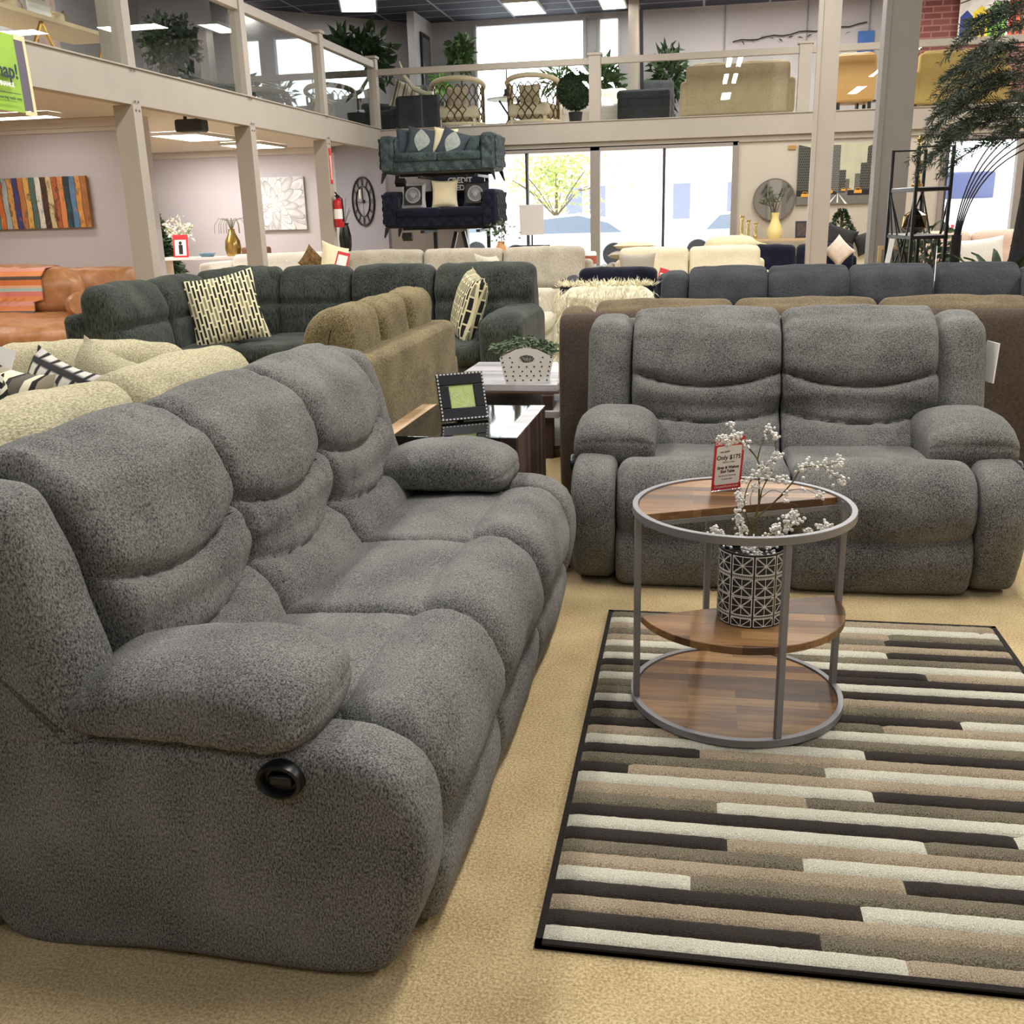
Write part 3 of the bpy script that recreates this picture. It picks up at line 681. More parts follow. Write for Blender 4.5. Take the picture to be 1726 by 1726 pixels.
pillow('plain_pillow', 'plain cream boucle pillow behind the cobble pattern pillow', .46, .46, .16, CREAMF, (-1.98, 3.09, .745), (-.25, .2, rad(-26)), group=pg, seed=3)
o = MB().box(-.11, .11, -.002, .002, -.14, .14).obj('price_card', PAPER, loc=(-2.48, 3.1, .86), rot=(-.3, .25, .1)); tag(o, 'blank white price card leaning on the cream sectional above the pillows', 'price card')

# dark green sectional
t = thing('green_sectional', 'dark green slub chenille sectional with pillow backs behind the cream sectional', 'sectional sofa', (0, 0, 0), 0)
rbx((-4.25, -1.25, 7.25, 8.42, .06, .32), 'base', GREENF, par=t); rbx((-4.28, -3.4, 6.3, 8.42, .06, .32), 'base', GREENF, par=t)
rbx((-4.3, -1.3, 8.26, 8.46, .06, .84), 'back_frame', GREENF, par=t); rbx((-4.30, -4.12, 6.3, 8.44, .06, .78), 'back_frame', GREENF, par=t)
for x in (-4.2, -1.36):
    for y in (6.3 if x < -4 else 7.3, 8.38): MB().box(x - .03, x + .03, y - .03, y + .03, 0, .07).obj('leg', BLACKM, t)
xs = [-4.05, -3.46, -2.83, -2.12, -1.28]
pr2 = [(-.26, .0), (-.285, .12), (-.27, .3), (-.25, .42), (-.2, .52), (-.12, .555), (-.04, .53), (.0, .4), (.0, .1), (-.12, -.02)]
for i in range(4):
    M = Matrix.Translation((0, 8.33, .42)); tp = .012 if i == 3 else 0
    loft(MB(), pr2, xs[i] + .004, xs[i + 1] - .004, r=.06, nx=16, npf=60, bulge=.03, lump=.012, wr=.004, seed=i, seams=((1.9, 0, .04, .02),), M=M).obj('back_cushion', GREENF, t, ang=80)
for i, (y0, y1) in enumerate(((6.3, 7.06), (7.07, 7.8))):
    M = Matrix.Translation((-4.16, 0, .40)) @ Matrix.Rotation(PI / 2, 4, 'Z')
    loft(MB(), pr2, y0 + .004, y1 - .004, r=.06, nx=16, npf=60, bulge=.03, lump=.012, wr=.004, seed=i + 9, seams=((1.9, 0, .04, .02),), M=M).obj('back_cushion', GREENF, t, ang=80)
M = Matrix.Translation((-3.86, 8.1, .42)) @ Matrix.Rotation(PI / 4, 4, 'Z')
loft(MB(), pr2, -.34, .34, r=.06, nx=16, npf=60, bulge=.03, lump=.012, wr=.004, seed=20, seams=((1.9, 0, .04, .02),), M=M).obj('back_cushion', GREENF, t, ang=80)
for a in ((-3.49, -2.9, 7.2, 8.1), (-2.89, -2.2, 7.2, 8.1), (-2.19, -1.5, 7.2, 8.1), (-4.2, -3.5, 6.35, 7.1), (-4.2, -3.5, 7.11, 8.1)): rbx((*a, .3, .46), 'seat_cushion', GREENF, .05, .015, par=t)
ar = [(7.12, .08), (7.12, .3), (7.10, .46), (7.08, .56), (7.12, .64), (7.3, .675), (7.8, .67), (8.25, .64), (8.3, .4), (8.3, .08)]
loft(MB(), ar, -1.55, -1.22, r=.09, nx=10, npf=70, bulge=.01, lump=.01, seed=4).obj('arm', GREENF, t, ang=80)
pillow('block_print_pillow', 'large black and ivory block print pillow on the green sectional seat', .58, .58, .2, BLOCKP, (-3.62, 7.4, .715), (-.38, -.16, rad(28)), group='block print pillows', seed=4)
t = pillow('block_print_pillow', 'black and ivory block print pillow seen edge on beside the green sectional arm', .54, .54, .22, [BLOCKP], (-1.72, 7.62, .70), (-.30, .12, rad(-68)), group='block print pillows', seed=5)

# leather chaise sofa
t = thing('leather_sofa', 'tan leather chaise sofa against the lilac wall under the striped painting', 'sofa', (0, 0, 0), 0)
rbx((-8.95, -5.9, 8.5, 10.15, .1, .28), 'base', LEATH, par=t)
for x in (-8.75, -6.05):
    for y in (8.65, 10.0): MB().box(x - .03, x + .03, y - .03, y + .03, 0, .11).obj('leg', BLACKM, t)
pbox(MB(), -7.95, -5.85, 8.32, 9.85, .26, .49, .10, .05, n=8, lump=.015).obj('chaise_cushion', LEATH, t)
MB().tube([(-7.9, 8.33, .37), (-6.85, 8.275, .37), (-5.9, 8.33, .37), (-5.85, 9.0, .37), (-5.85, 9.8, .37)], .008).obj('piping', LEATH, t)
for i, (x0, x1, tz) in enumerate(((-8.9, -6.76, .94), (-6.74, -5.9, .90))):
    M = Matrix.Translation((0, 10.1, .40)); h = tz - .38
    pr3 = [(-.30, .0), (-.33, .15), (-.27, h * .6), (-.20, h * .92), (-.1, h), (.02, h * .95), (.05, h * .5), (.02, 0)]
    loft(MB(), pr3, x0, x1, r=.06, nx=14, npf=56, bulge=.02, lump=.012, wr=.006, seed=i, M=M).obj('back_cushion', LEATH, t, ang=80)
pbox(MB(), -7.2, -6.30, 9.38, 9.76, .47, .93, .14, .05, lump=.02).obj('side_cushion', LEATH, t, loc=(0, 0, 0))
o = MB().lathe([(.0, -.26), (.10, -.26), (.13, -.22), (.135, 0), (.13, .22), (.10, .26), (0, .26)], 24).obj('bolster_pillow', LEATH, loc=(-6.08, 9.25, .60), rot=(PI / 2 - .1, .12, .6))
tag(o, 'round tan leather bolster pillow at the end of the leather sofa', 'pillow')
THROW = stripemat('striped throw cloth', [(0, (222, 142, 92)), (.14, (214, 128, 118)), (.28, (170, 196, 192)), (.38, (228, 180, 150)), (.46, (216, 128, 72)), (.62, (96, 84, 76)), (.72, (222, 142, 92)), (.86, (220, 158, 142))], 'Z', .34, .1)
mb = MB(); V = []; prf = [(9.22, .50), (9.30, .53), (9.325, .72), (9.34, .88), (9.43, .95), (9.6, .965), (9.72, .95)]
pts = []
for i in range(len(prf) - 1):
    for k in range(8): pts.append((prf[i][0] + (prf[i + 1][0] - prf[i][0]) * k / 8, prf[i][1] + (prf[i + 1][1] - prf[i][1]) * k / 8))
pts.append(prf[-1]); n = len(pts); NXT = 28
for off in (0, -.012):
    for i in range(NXT + 1):
        x = -7.42 + .90 * i / NXT
        for k, (y, z) in enumerate(pts): V.append((x - .10 * (k / n < .25), y - off * 0 + .012 * noise.noise(Vector((x * 12, 0, 1))) - .012 - off, z + .006 * noise.noise(Vector((x * 9, y * 4, 3))) + off * .4 + .012))
F = []
for o_ in (0, 1):
    b = o_ * (NXT + 1) * n
    for i in range(NXT):
        for k in range(n - 1): F.append((b + i * n + k, b + (i + 1) * n + k, b + (i + 1) * n + k + 1, b + i * n + k + 1))
t = mb.add(V, F).obj('striped_throw', THROW, ang=80); tag(t, 'orange, pink, teal and grey striped throw draped over the leather sofa', 'throw blanket')
fr = MB()
for i in range(60):
    x = -7.52 + .86 * i / 59; fr.tube([(x, 9.23, .515), (x + RN.uniform(-.02, .02), 9.18, .512), (x + RN.uniform(-.03, .03), 9.12, .508)], .006, 4)
fr.obj('fringe', WHITE, t)

# taupe recliner back to back with the loveseat, charcoal sectional behind it
recliner('taupe_recliner', 'taupe microfibre reclining sofa standing back to back with the grey loveseat', 'sofa', 3, 2.32, TAUPE, (1.66, 5.76, 0), rad(180.5), wing=.17, q=.6, top=-.01, wr=.004, backm=TAUPE_SHADE)
t = recliner('charcoal_sectional', 'charcoal reclining sectional with a rounded right end behind the taupe recliner', 'sectional sofa', 4, 2.62, CHAR, (-.28, 6.82, 0), rad(-2), wing=.2, q=.6, wr=.004)
loft(MB(), [(.28, .02), (.24, .3), (.22, .6), (.3, .9), (.45, .985), (.65, .98), (.8, .9), (.86, .5), (.86, .02), (.55, .01)], 2.40, 2.95, r=.15, nx=8, npf=48, bulge=.02).obj('corner_cushion', CHAR, t, ang=80)
o = MB().box(-.05, .05, -.0015, .0015, -.13, .13).obj('price_card', PAPER, loc=(1.585, 7.33, .955), rot=(0, .55, 1.38)); tag(o, 'tilted white price card stuck between cushions of the charcoal sectional', 'price card')

# low navy settee, fur draped chair, shag rug
sofa('navy_settee', 'low dark navy settee left of the charcoal sectional', 'settee', 1.05, .8, (-1.32, 9.9, 0), 0, NAVY, 1, .42, .78, (.12, .74), bt=.16)
FUR = mat('white faux fur', (240, 234, 208), .95, var=.12, scale=30)
t = thing('fur_chair', 'small accent chair draped with white shaggy faux fur behind the loveseat', 'accent chair', (-.52, 6.16, 0), 0)
pbox(MB(), -.27, .27, -.22, .3, .10, .46, .06, .02).obj('seat', FUR, t); pbox(MB(), -.27, .27, -.26, -.1, .2, .94, .07, .02, lump=.02).obj('backrest', FUR, t)
for x in (-.22, .22):
    for y in (-.18, .24): MB().box(x - .02, x + .02, y - .02, y + .02, 0, .12).obj('leg', BLACKM, t)
mb = MB()
for _ in range(2600):
    x = RN.uniform(-.28, .28); z = RN.uniform(.55, .95); f = RN.random()
    p = (x, -.275, z) if f < .6 else ((x, RN.uniform(-.26, -.08), .955) if f < .85 else (-.285, RN.uniform(-.25, -.1), z))
    d = Vector((RN.gauss(0, .35), -.35, -.9 + RN.gauss(0, .3))) if f < .6 else (Vector((RN.gauss(0, .5), -.5 + RN.gauss(0, .4), .55)) if f < .85 else Vector((-.4, RN.gauss(0, .3), -.9)))
    mb.leaf(p, d, RN.uniform(.03, .065), .007, fold=.1)
mb.obj('fur', FUR, t, kind='stuff')
mb = MB(); mb.box(-1.6, -.35, 9.0, 9.75, .002, .02)
for _ in range(2200): mb.leaf((RN.uniform(-1.6, -.35), RN.uniform(9.0, 9.75), .015), (RN.gauss(0, .5), RN.gauss(-.2, .5), .8), RN.uniform(.05, .09), .016, fold=.1)
tag(mb.obj('shag_rug', FUR), 'white shaggy faux fur rug on the carpet beyond the coffee table', 'rug')

# sofas farther back
sofa('beige_sofa', 'long grey beige sofa facing the aisle in front of the stacked sofas', 'sofa', 3.45, 1.0, (-4.6, 11.75, 0), 0, BEIGE, 3, .47, .93, (.2, .6), nb=3, bt=.2, legs=.05)
t = sofa('linen_chair', 'pale linen armchair behind the right arm of the green sectional', 'armchair', 1.15, .95, (-1.36, 8.85, 0), rad(90), LINEN, 1, .45, .86, (.2, .66), legs=.05)
pillow('linen_pillow', 'square pale linen pillow on the linen armchair beside the green sectional', .46, .46, .16, LINEN, (-1.86, 9.15, .80), (-.2, .1, rad(75)))
sofa('cream_sofa', 'cream two cushion sofa between the navy settee and the storefront window', 'sofa', 2.05, .95, (-1.13, 12.55, 0), 0, CREAM2, 2, .45, .87, (.14, .6), bt=.2)
t = pillow('grey_pillow', 'grey piped pillow leaning at the left end of the cream sofa', .45, .42, .14, mat('grey linen', (158, 150, 138), .95, var=.1, scale=120), (-.72, 12.6, .66), (-.25, 0, .1))
o = MB().box(-.06, .06, -.003, .003, -.09, .09).obj('price_tag', [REDC], loc=(-.40, 12.5, .60), rot=(-.3, .3, .2)); MB().box(-.045, .045, -.006, -.003, -.07, .03).obj('printed_panel', PAPER, o); tag(o, 'red and white price tag beside the grey pillow on the cream sofa', 'price tag')
sofa('dark_sofa', 'dark navy sofa seen over the charcoal sectional in front of the console table', 'sofa', 1.75, .9, (.42, 13.5, 0), 0, NAVY, 2, .45, .84, (.14, .6), bt=.18)
sofa('ivory_sofa', 'ivory sofa with black cushions below the city street print', 'sofa', 1.7, .9, (1.7, 14.45, 0), 0, CREAM2, 2, .46, .90, (.14, .62), bt=.18)
pillow('black_pillow', 'black pillow tilted on the ivory sofa under the small topiary', .42, .36, .14, INK, (1.95, 14.97, .90), (-.2, .3, 0), group='black pillows on the ivory sofa')
pillow('black_pillow', 'black pillow lying at the right of the ivory sofa next to the grey column', .46, .30, .14, INK, (2.36, 14.95, .88), (-.3, -.35, 0), group='black pillows on the ivory sofa', seed=3)
pillow('round_pillow', 'round blush and ivory pillow on the dark navy sofa', .30, .30, .14, mat('blush cloth', (222, 206, 192), .95, var=.12, scale=14), (1.78, 13.72, .80), (-.2, .78, 0))
t = thing('cream_armchair', 'cream leather armchair with a rounded back in front of the storefront window', 'armchair', (.55, 15.3, 0), rad(160))
CRL = mat('cream leather', (220, 208, 168), .5, var=.06)
pbox(MB(), -.42, .42, -.4, .4, .08, .42, .08, .02).obj('seat', CRL, t); loft(MB(), [(.1, .3), (.08, .6), (.13, .9), (.22, .97), (.34, .92), (.4, .6), (.38, .3)], -.42, .42, r=.22, nx=8, npf=40, bulge=.02).obj('backrest', CRL, t, ang=80)
for s in (-1, 1): pbox(MB(), s * .42 - .08, s * .42 + .08, -.38, .3, .1, .6, .07, .01).obj('arm', CRL, t)
for x in (-.34, .34):
    for y in (-.3, .3): MB().box(x - .025, x + .025, y - .025, y + .025, 0, .1).obj('leg', BLACKM, t)
pillow('palm_pillow', 'small pillow with a green palm leaf print on the cream leather armchair', .4, .36, .12, mat('palm print cloth', (214, 208, 150), .9, var=.35, scale=11), (.72, 14.95, .78), (-.25, .4, .1))
t = sofa('daybed', 'beige daybed stacked with pillows in front of the storefront window', 'daybed', 1.5, .8, (-1.35, 15.2, 0), 0, BEIGE, 2, .44, .7, (.15, .6), bt=.16)
for k, (x, z, a, l) in enumerate(((-1.1, .74, .2, 'beige pillow lying flat on the daybed, lowest of the pile'), (-1.0, .86, -.1, 'cream pillow lying flat on the daybed pile with a red trim card'))):
    pillow('stacked_pillow', l, .6, .45, .14, CREAM2 if k else BEIGE, (x + .1, 15.3, z), (rad(86), 0, a), group='pillows piled on the daybed', seed=k)
t = sofa('blush_sofa', 'blush beige sofa with loose cushions below the right window', 'sofa', 2.6, 1.0, (2.0, 11.2, 0), 0, PINKB, 3, .5, 1.02, (.2, .66), bt=.22, nb=3)
for k, (x, c, l, a) in enumerate(((2.35, PINKB, 'square blush pillow on the blush sofa behind the metal shelf', .1), (2.9, TUFT, 'ivory pillow on the blush sofa beside the arc lamp', -.1), (3.4, PINKB, 'long blush pillow at the right of the blush sofa behind the plants', .2))):
    pillow('blush_pillow', l, .5, .42, .16, c, (x, 11.42, .80), (-.2, a, .05), group='pillows on the blush sofa', seed=k)
t = sofa('tufted_sofa', 'ivory tufted sofa between the two middle posts under the flower painting', 'sofa', 2.6, .95, (-7.0, 13.6, 0), 0, TUFT, 2, .45, .86, (.2, .8), bt=.18, nb=1)
mb = MB()
for i in range(12):
    for j in range(2): mb.ball((.28 + i * .185 + .09 * j, .56, .70 + .09 * j), .014, 6)
mb.obj('button', TUFT, t)
pillow('brown_pillow', 'brown patterned pillow standing on one corner on the ivory tufted sofa', .36, .36, .14, mat('brown figured cloth', (110, 84, 50), .9, var=.6, scale=22), (-5.42, 13.95, .78), (-.2, .78, .9))
pillow('ivory_pillow', 'ivory pillow leaning sideways on the tufted sofa right of the brown pillow', .46, .46, .16, CREAMW, (-5.08, 13.95, .80), (-.2, .3, .9))
o = MB().box(-.05, .05, -.003, .003, -.1, .1).obj('hang_tag', mat('pink tag', (226, 170, 160), .6), loc=(-4.72, 13.75, .80), rot=(-.2, -.5, .1)); tag(o, 'pink paper hang tag beside the ivory pillow on the tufted sofa', 'price tag')
o = MB().box(-.08, .08, -.003, .003, -.1, .1).obj('price_tag', [REDC], loc=(-4.37, 12.28, .87), rot=(-.35, .25, .1)); MB().box(-.06, .06, -.006, -.003, -.075, .06).obj('printed_panel', PAPER, o); tag(o, 'red edged white price tag lying on the beige sofa back', 'price tag')

# ------------------------------------------------------------------ end table with the picture frame
DKW = woodmat('dark streaked wood', [(44, 32, 27), (70, 52, 44), (104, 82, 70)], (2., .05), .4)
LTW = woodmat('tan streaked wood', [(150, 118, 86), (186, 152, 116), (206, 178, 144)], (2., .1), .35)
GRW = woodmat('grey washed wood', [(120, 116, 120), (160, 156, 160), (196, 192, 198)], (3., .06), .3)
TOPG = mat('black glass', (10, 10, 12), .04, spec=.8)
t = thing('black_glass_end_table', 'end table with black glass top and dark wood sides behind the grey sofa', 'end table', (-.93, 3.98, 0), rad(-1))
MB().box(-.28, -.215, -.33, .33, 0, .56).obj('side_panel', DKW, t, bevel=.003); MB().box(.215, .28, -.33, .33, 0, .56).obj('side_panel', DKW, t, bevel=.003)
MB().box(-.28, -.215, -.33, .33, .5602, .563).obj('top_edge', LTW, t); MB().box(.215, .28, -.33, .33, .5602, .563).obj('top_edge', GRW, t)
MB().box(-.214, .214, -.33, .33, .535, .561).obj('glass_top', TOPG, t, bevel=.002); MB().box(-.214, .214, -.3, .3, .18, .2).obj('shelf', DKW, t)
MB().box(-.214, .214, -.325, -.31, .44, .534).obj('apron', DKW, t)
t = thing('picture_frame', 'black square picture frame with pale green leaf print on the glass end table', 'picture frame', (-.925, 3.95, .566), (-.40, 0, .5))
FRM = mat('ebony frame', (26, 25, 26), .3)
mb = MB()
for a in ((-.10, .10, 0, .052), (-.10, .10, .148, .2), (-.10, -.052, .052, .148), (.052, .10, .052, .148)): mb.box(a[0], a[1], -.012, .006, a[2], a[3])
mb.obj('frame_border', FRM, t, bevel=.003)
mb = MB()
for i in range(13):
    for a, b in (((-.10 + i * .0154, .002), 0), ((-.10 + i * .0154, .191), 0)): mb.box(a[0], a[0] + .009, -.0135, -.011, a[1], a[1] + .006)
    for x in (-.098, .092): mb.box(x, x + .006, -.0135, -.011, .004 + i * .0148, .012 + i * .0148)
mb.obj('inlay', mat('pearl inlay', (196, 194, 188), .3), t)
mb = MB().box(-.053, .053, -.006, 0, .05, .15, 0)
for k in range(16):
    a = RN.uniform(0, 2 * PI); x, z = RN.uniform(-.04, .04), RN.uniform(.06, .14)
    mb.tube([(x, -.0065, z), (max(-.05, min(.05, x + .03 * math.cos(a))), -.0065, max(.054, min(.146, z + .03 * math.sin(a))))], .0007, 4, 1)
mb.obj('print', [mat('pale green paper', (176, 194, 120), .6, var=.1, scale=40), mat('white line', (222, 230, 196), .6)], t)
MB().bar((0, .008, .12), (0, .075, .022), .03, .004).obj('easel_back', FRM, t)

# coffee table with the spotted planter
t = thing('lift_coffee_table', 'grey washed wood coffee table with raised top and lower ledge', 'coffee table', (-1.02, 5.95, 0), rad(-1))
MB().box(-.42, .25, -.28, .62, .385, .425).obj('table_top', GRW, t, bevel=.003)
MB().box(-.425, .255, -.285, .625, .372, .384).obj('top_edge', DKW, t, bevel=.002)
MB().box(-.40, .27, -.36, .55, .245, .285).obj('lower_top', GRW, t, bevel=.003)
for x in (-.36, .2):
    for y in (-.3, .5): MB().box(x - .03, x + .03, y - .03, y + .03, 0, .37).obj('leg', DKW, t, bevel=.003)
MB().box(-.3, .26, -.3, .5, .05, .07).obj('shelf', DKW, t)
o = MB().box(-.12, .12, -.055, .055, 0, .002).obj('flyer', mat('pinkish flyer', (220, 204, 200), .5), loc=(-.90, 6.15, .4255), rot=(0, 0, .1)); tag(o, 'pale flyer lying on the coffee table right of the planter', 'flyer')
t = thing('spotted_planter', 'white planter box with black dots and oval handle hole on coffee table', 'planter', (-.965, 5.78, .426), rad(6))
mb = MB(); B = [(-.125, -.075), (.125, -.075), (.125, .075), (-.125, .075)]; T = [(-.155, -.10), (.155, -.10), (.155, .10), (-.155, .10)]
# front and back walls with arched tops and an oval hole
for yb, yt in ((-.075, -.10), (.075, .10)):
    ring_o = []; ring_i = []
    def at_h(u, z): f = z / .16; return yb + (yt - yb) * f
    outl = [(-.125, 0), (-.06, 0), (0, 0), (.06, 0), (.125, 0), (.134, .05), (.145, .10), (.155, .15), (.11, .175), (.06, .20), (0, .208), (-.06, .20), (-.11, .175), (-.155, .15), (-.145, .10), (-.134, .05)]
    inn = []
    for x, z in outl:
        a = math.atan2((z - .145), x); inn.append((.045 * math.cos(a), .145 + .024 * math.sin(a)))
    for s in (0, .006):
        V = [(x, at_h(x, z) + s, z) for x, z in outl] + [(x, at_h(x, z) + s, z) for x, z in inn]; n = len(outl)
        mb.add(V, [(i, (i + 1) % n, n + (i + 1) % n, n + i) for i in range(n)])
for sx in (-1, 1):
    V = [(sx * .125, -.075, 0), (sx * .125, .075, 0), (sx * .155, .10, .15), (sx * .155, -.10, .15)]; mb.add(V, [(0, 1, 2, 3)])
mb.box(-.125, .125, -.075, .075, 0, .006)
mb.obj('box', WHITE, t, smooth=False)
mb = MB()
for j in range(6):
    z = .018 + j * .027; nn = 6 + (j % 2); hw = .112 + .03 * z / .15
    for i in range(nn):
        x = -hw + 2 * hw * i / (nn - 1); y = -.075 - .025 * z / .16 - .0012
        if (x / .055) ** 2 + ((z - .145) / .033) ** 2 < 1: continue
        mb.add([(x + .0048 * math.cos(2 * PI * k / 10), y, z + .0048 * math.sin(2 * PI * k / 10)) for k in range(10)], [tuple(range(10))])
mb.obj('dots', INK, t, smooth=False)
t = thing('trailing_plant', 'grey green trailing foliage growing in the spotted planter', 'plant', (-.965, 5.78, .56), 0)
mb = MB()
for k in range(420):
    a = RN.uniform(0, 2 * PI); r = RN.random() ** .6 * .19; x, y = r * math.cos(a) - .02, .02 + r * .5 * math.sin(a); z = .115 - r * .3 + RN.uniform(-.03, .02)
    if y < -.05 and x > -.10: continue
    mb.leaf((x, y, z), (math.cos(a) + RN.gauss(0, .5), math.sin(a) + RN.gauss(0, .5), RN.uniform(-.5, .4)), RN.uniform(.025, .05), RN.uniform(.014, .024))
mb.obj('leaves', LEAF3, t); mb = MB()
for k in range(14):
    a = k * .45; mb.tube([(0, 0, -.05), (.08 * math.cos(a), .05 * math.sin(a), .05), (.17 * math.cos(a), .1 * math.sin(a), .02)], .002, 4)
mb.obj('stems', TWIG, t); MB().box(-.12, .12, -.07, .07, -.08, -.045).obj('filler', SOIL, t)

# ------------------------------------------------------------------ the room
TRIMP = mat('taupe trim paint', (168, 160, 150), .55, var=.03, scale=3)
TRIMD = mat('taupe column paint', (128, 122, 117), .55, var=.03, scale=3)
LILAC = mat('lilac grey wall paint', (200, 195, 202), .8, var=.02, scale=2)
GREYW = mat('grey wall paint', (168, 166, 170), .8, var=.02, scale=2)
SANDW = mat('sand wall paint', (190, 181, 168), .8, var=.02, scale=2)
CEILW = mat('cream ceiling paint', (220, 212, 204), .8, var=.02, scale=2)
WHT = mat('white trim paint', (216, 210, 208), .6)
CARPET = fabric('tan carpet', (158, 134, 92), (214, 192, 146), 160, .7, (1, 1, 1), .28, .01, .1)
TILE = brickmat('dark ceiling tile', (48, 50, 64), (40, 42, 56), (140, 140, 152), 1.2, .6, .022, 'xy', .85, 0., .05, .0)
BRICK = brickmat('red brick', (120, 72, 68), (104, 60, 58), (142, 104, 98), .30, .10, .012, 'xz', .85)
XL, YF = -5.375, 17.5
struct(MB().box(-13, 9, -5, 21.3, -.1, 0), 'floor', CARPET)
struct(MB().box(-13, 9, -5, 21.3, 5.0, 5.1), 'ceiling', TILE)
struct(MB().box(-13.1, -13, -5, 21.3, 0, 5), 'wall_left', GREYW)
struct(MB().box(9, 9.1, -5, 21.3, 0, 5), 'wall_right', SANDW)
struct(MB().box(-13, 9, -5.1, -5, 0, 5), 'wall_front', SANDW)
# lower back wall with the storefront windows
mb = MB()
for a in ((-4.0, .58, 0, .25), (-4.0, .58, 2.38, 2.47), (.58, 3.8, 0, 2.47), (3.8, 5.0, 0, .25), (3.8, 5.0, 2.33, 2.47), (5.0, 9, 0, 2.47)):
    mb.box(a[0], a[1], 17.6, 17.75, a[2], a[3])
struct(mb, 'wall_back', SANDW); struct(MB().box(-5.4, -4.0, 17.6, 17.75, 0, 2.47), 'wall_back_left', GREYW)
WG = glassmat('window glass', (.97, .99, 1.), 1.3)
FRT = mat('window frame paint', (142, 134, 128), .5); FRB = mat('dark bronze frame', (58, 54, 56), .5)
mb = MB()
for a in ((-4.0, .60, 2.33, 2.40), (-4.0, -3.94, .2, 2.4), (.52, .62, .2, 2.4), (-4.0, .62, .2, .3), (-1.80, -1.64, .2, 2.4)): mb.box(a[0], a[1], 17.56, 17.72, a[2], a[3])
w1 = struct(mb, 'window_1', FRT, bevel=.004)
mb = MB()
for x in (-2.88, -.58): mb.box(x - .022, x + .022, 17.58, 17.70, .25, 2.36)
mb.obj('mullion', FRB, w1)
MB().box(-3.94, .54, 17.63, 17.64, .27, 2.36).obj('pane', WG, w1)
mb = MB()
for a in ((3.76, 5.05, 2.28, 2.36), (3.74, 3.84, .2, 2.36), (4.86, 5.0, .2, 2.36), (3.76, 5.05, .2, .28)): mb.box(a[0], a[1], 17.56, 17.72, a[2], a[3])
w2 = struct(mb, 'window_2', FRT, bevel=.004); MB().box(3.82, 4.9, 17.63, 17.64, .27, 2.3).obj('pane', WG, w2)
mb = MB(); mb.box(3.82, 3.85, 17.55, 17.6, .25, 2.3); mb.box(3.82, 4.88, 17.55, 17.6, 2.27, 2.30); mb.obj('bead', FRB, w2)
# rooms under the loft on the left
struct(MB().box(-13, -6.86, 12.3, 12.45, 0, 2.66), 'wall_alcove', LILAC)
mb = MB().box(-13, -6.84, 12.22, 12.3, 2.55, 2.66); mb.box(-13, -6.84, 12.25, 12.3, 2.50, 2.55); struct(mb, 'trim_1', WHT, bevel=.006)
struct(MB().box(-13, -6.0, 19.0, 19.15, 0, 2.66), 'wall_middle', LILAC)
mb = MB().box(-13, -6.8, 18.92, 19.0, 2.55, 2.66); struct(mb, 'trim_2', WHT, bevel=.006)
a, b = Vector((-5.36, 17.56, 0)), Vector((-6.95, 19.18, 0)); d = (b - a).normalized(); n_ = Vector((d.y, -d.x, 0)) * -1
mb = MB(); P = [a, b, b + Vector((.1, .1, 0)), a + Vector((.1, .1, 0))]
mb.prism([(p.x, p.y) for p in P], 0, 2.66); struct(mb, 'wall_diagonal', mat('slate lilac paint', (150, 150, 162), .8, var=.02, scale=2))
# loft floors, fascias
struct(MB().box(-13, XL - .12, -5, 21.2, 2.66, 2.78), 'ceiling_under_loft', CEILW)
struct(MB().box(XL - .12, 9, YF + .15, 21.2, 2.47, 2.78), 'floor_loft', CEILW)
mb = MB().box(XL - .12, XL, -5, YF + .15, 2.47, 2.80); mb.box(XL - .14, XL + .02, -5, YF, 2.80, 2.815); struct(mb, 'trim_3', TRIMP, bevel=.003)
mb = MB().box(XL, 9, YF, YF + .15, 2.47, 2.78); mb.box(XL, 9, YF - .02, YF + .15, 2.78, 2.795); struct(mb, 'trim_4', TRIMP, bevel=.003)
struct(MB().box(XL, 9, 17.56, 17.60, 2.38, 2.47), 'trim_5', TRIMP)
BOLT = mat('bolt head', (92, 84, 74), .5)
for i, y in enumerate((4.2, 6.85, 9.56, 12.22, 14.86)):
    o = MB().box(XL - .2, XL + .012, y - .075, y + .075, 0, 2.47).obj('pillar_%d' % (i + 1), TRIMP, kind='structure', bevel=.004)
    mb = MB()
    for z in (2.42, 2.5, 2.78):
        for s in (-.03, .03): mb.lathe([(0, 0), (.012, 0), (.012, .004), (0, .006)], 8, M=Matrix.Translation((XL + .012, y + s, z)) @ Matrix.Rotation(PI / 2, 4, 'Y'))
    mb.obj('bolt', BOLT, o)
# two tall columns
def colm(nm, x0, x1, y0, y1, m):
    mb = MB().box(x0, x1, y0, y1, 0, 5.0); mb.box(x0 - .02, x0 + .03, y0 - .02, y0 + .1, 0, 5.0); struct(mb, nm, m, bevel=.004)
colm('pillar_6', 1.37, 1.61, 13.5, 13.75, TRIMP); colm('pillar_7', 1.66, 1.95, 10.5, 10.85, TRIMD)
# loft walls
UG = GREYW
mb = MB()
for a in ((-13, -4.41, 2.78, 5.0), (-4.41, -2.25, 2.78, 3.1), (-4.41, -1.59, 4.89, 5.0), (-2.25, -1.97, 2.78, 4.9), (-1.97, -1.59, 2.78, 3.1), (-1.59, 3.7, 2.78, 5.0)): mb.box(a[0], a[1], 21.0, 21.15, a[2], a[3])
struct(mb, 'wall_loft_back', UG)
mb = MB()
for a in ((-4.43, -4.38, 3.05, 4.92), (-2.28, -2.22, 3.05, 4.92), (-2.0, -1.95, 3.05, 4.92), (-1.61, -1.56, 3.05, 4.92), (-4.43, -1.56, 3.05, 3.1)): mb.box(a[0], a[1], 20.96, 21.1, a[2], a[3])
w3 = struct(mb, 'window_3', UG); MB().box(-4.4, -1.6, 21.05, 21.06, 3.08, 4.9).obj('pane', WG, w3)
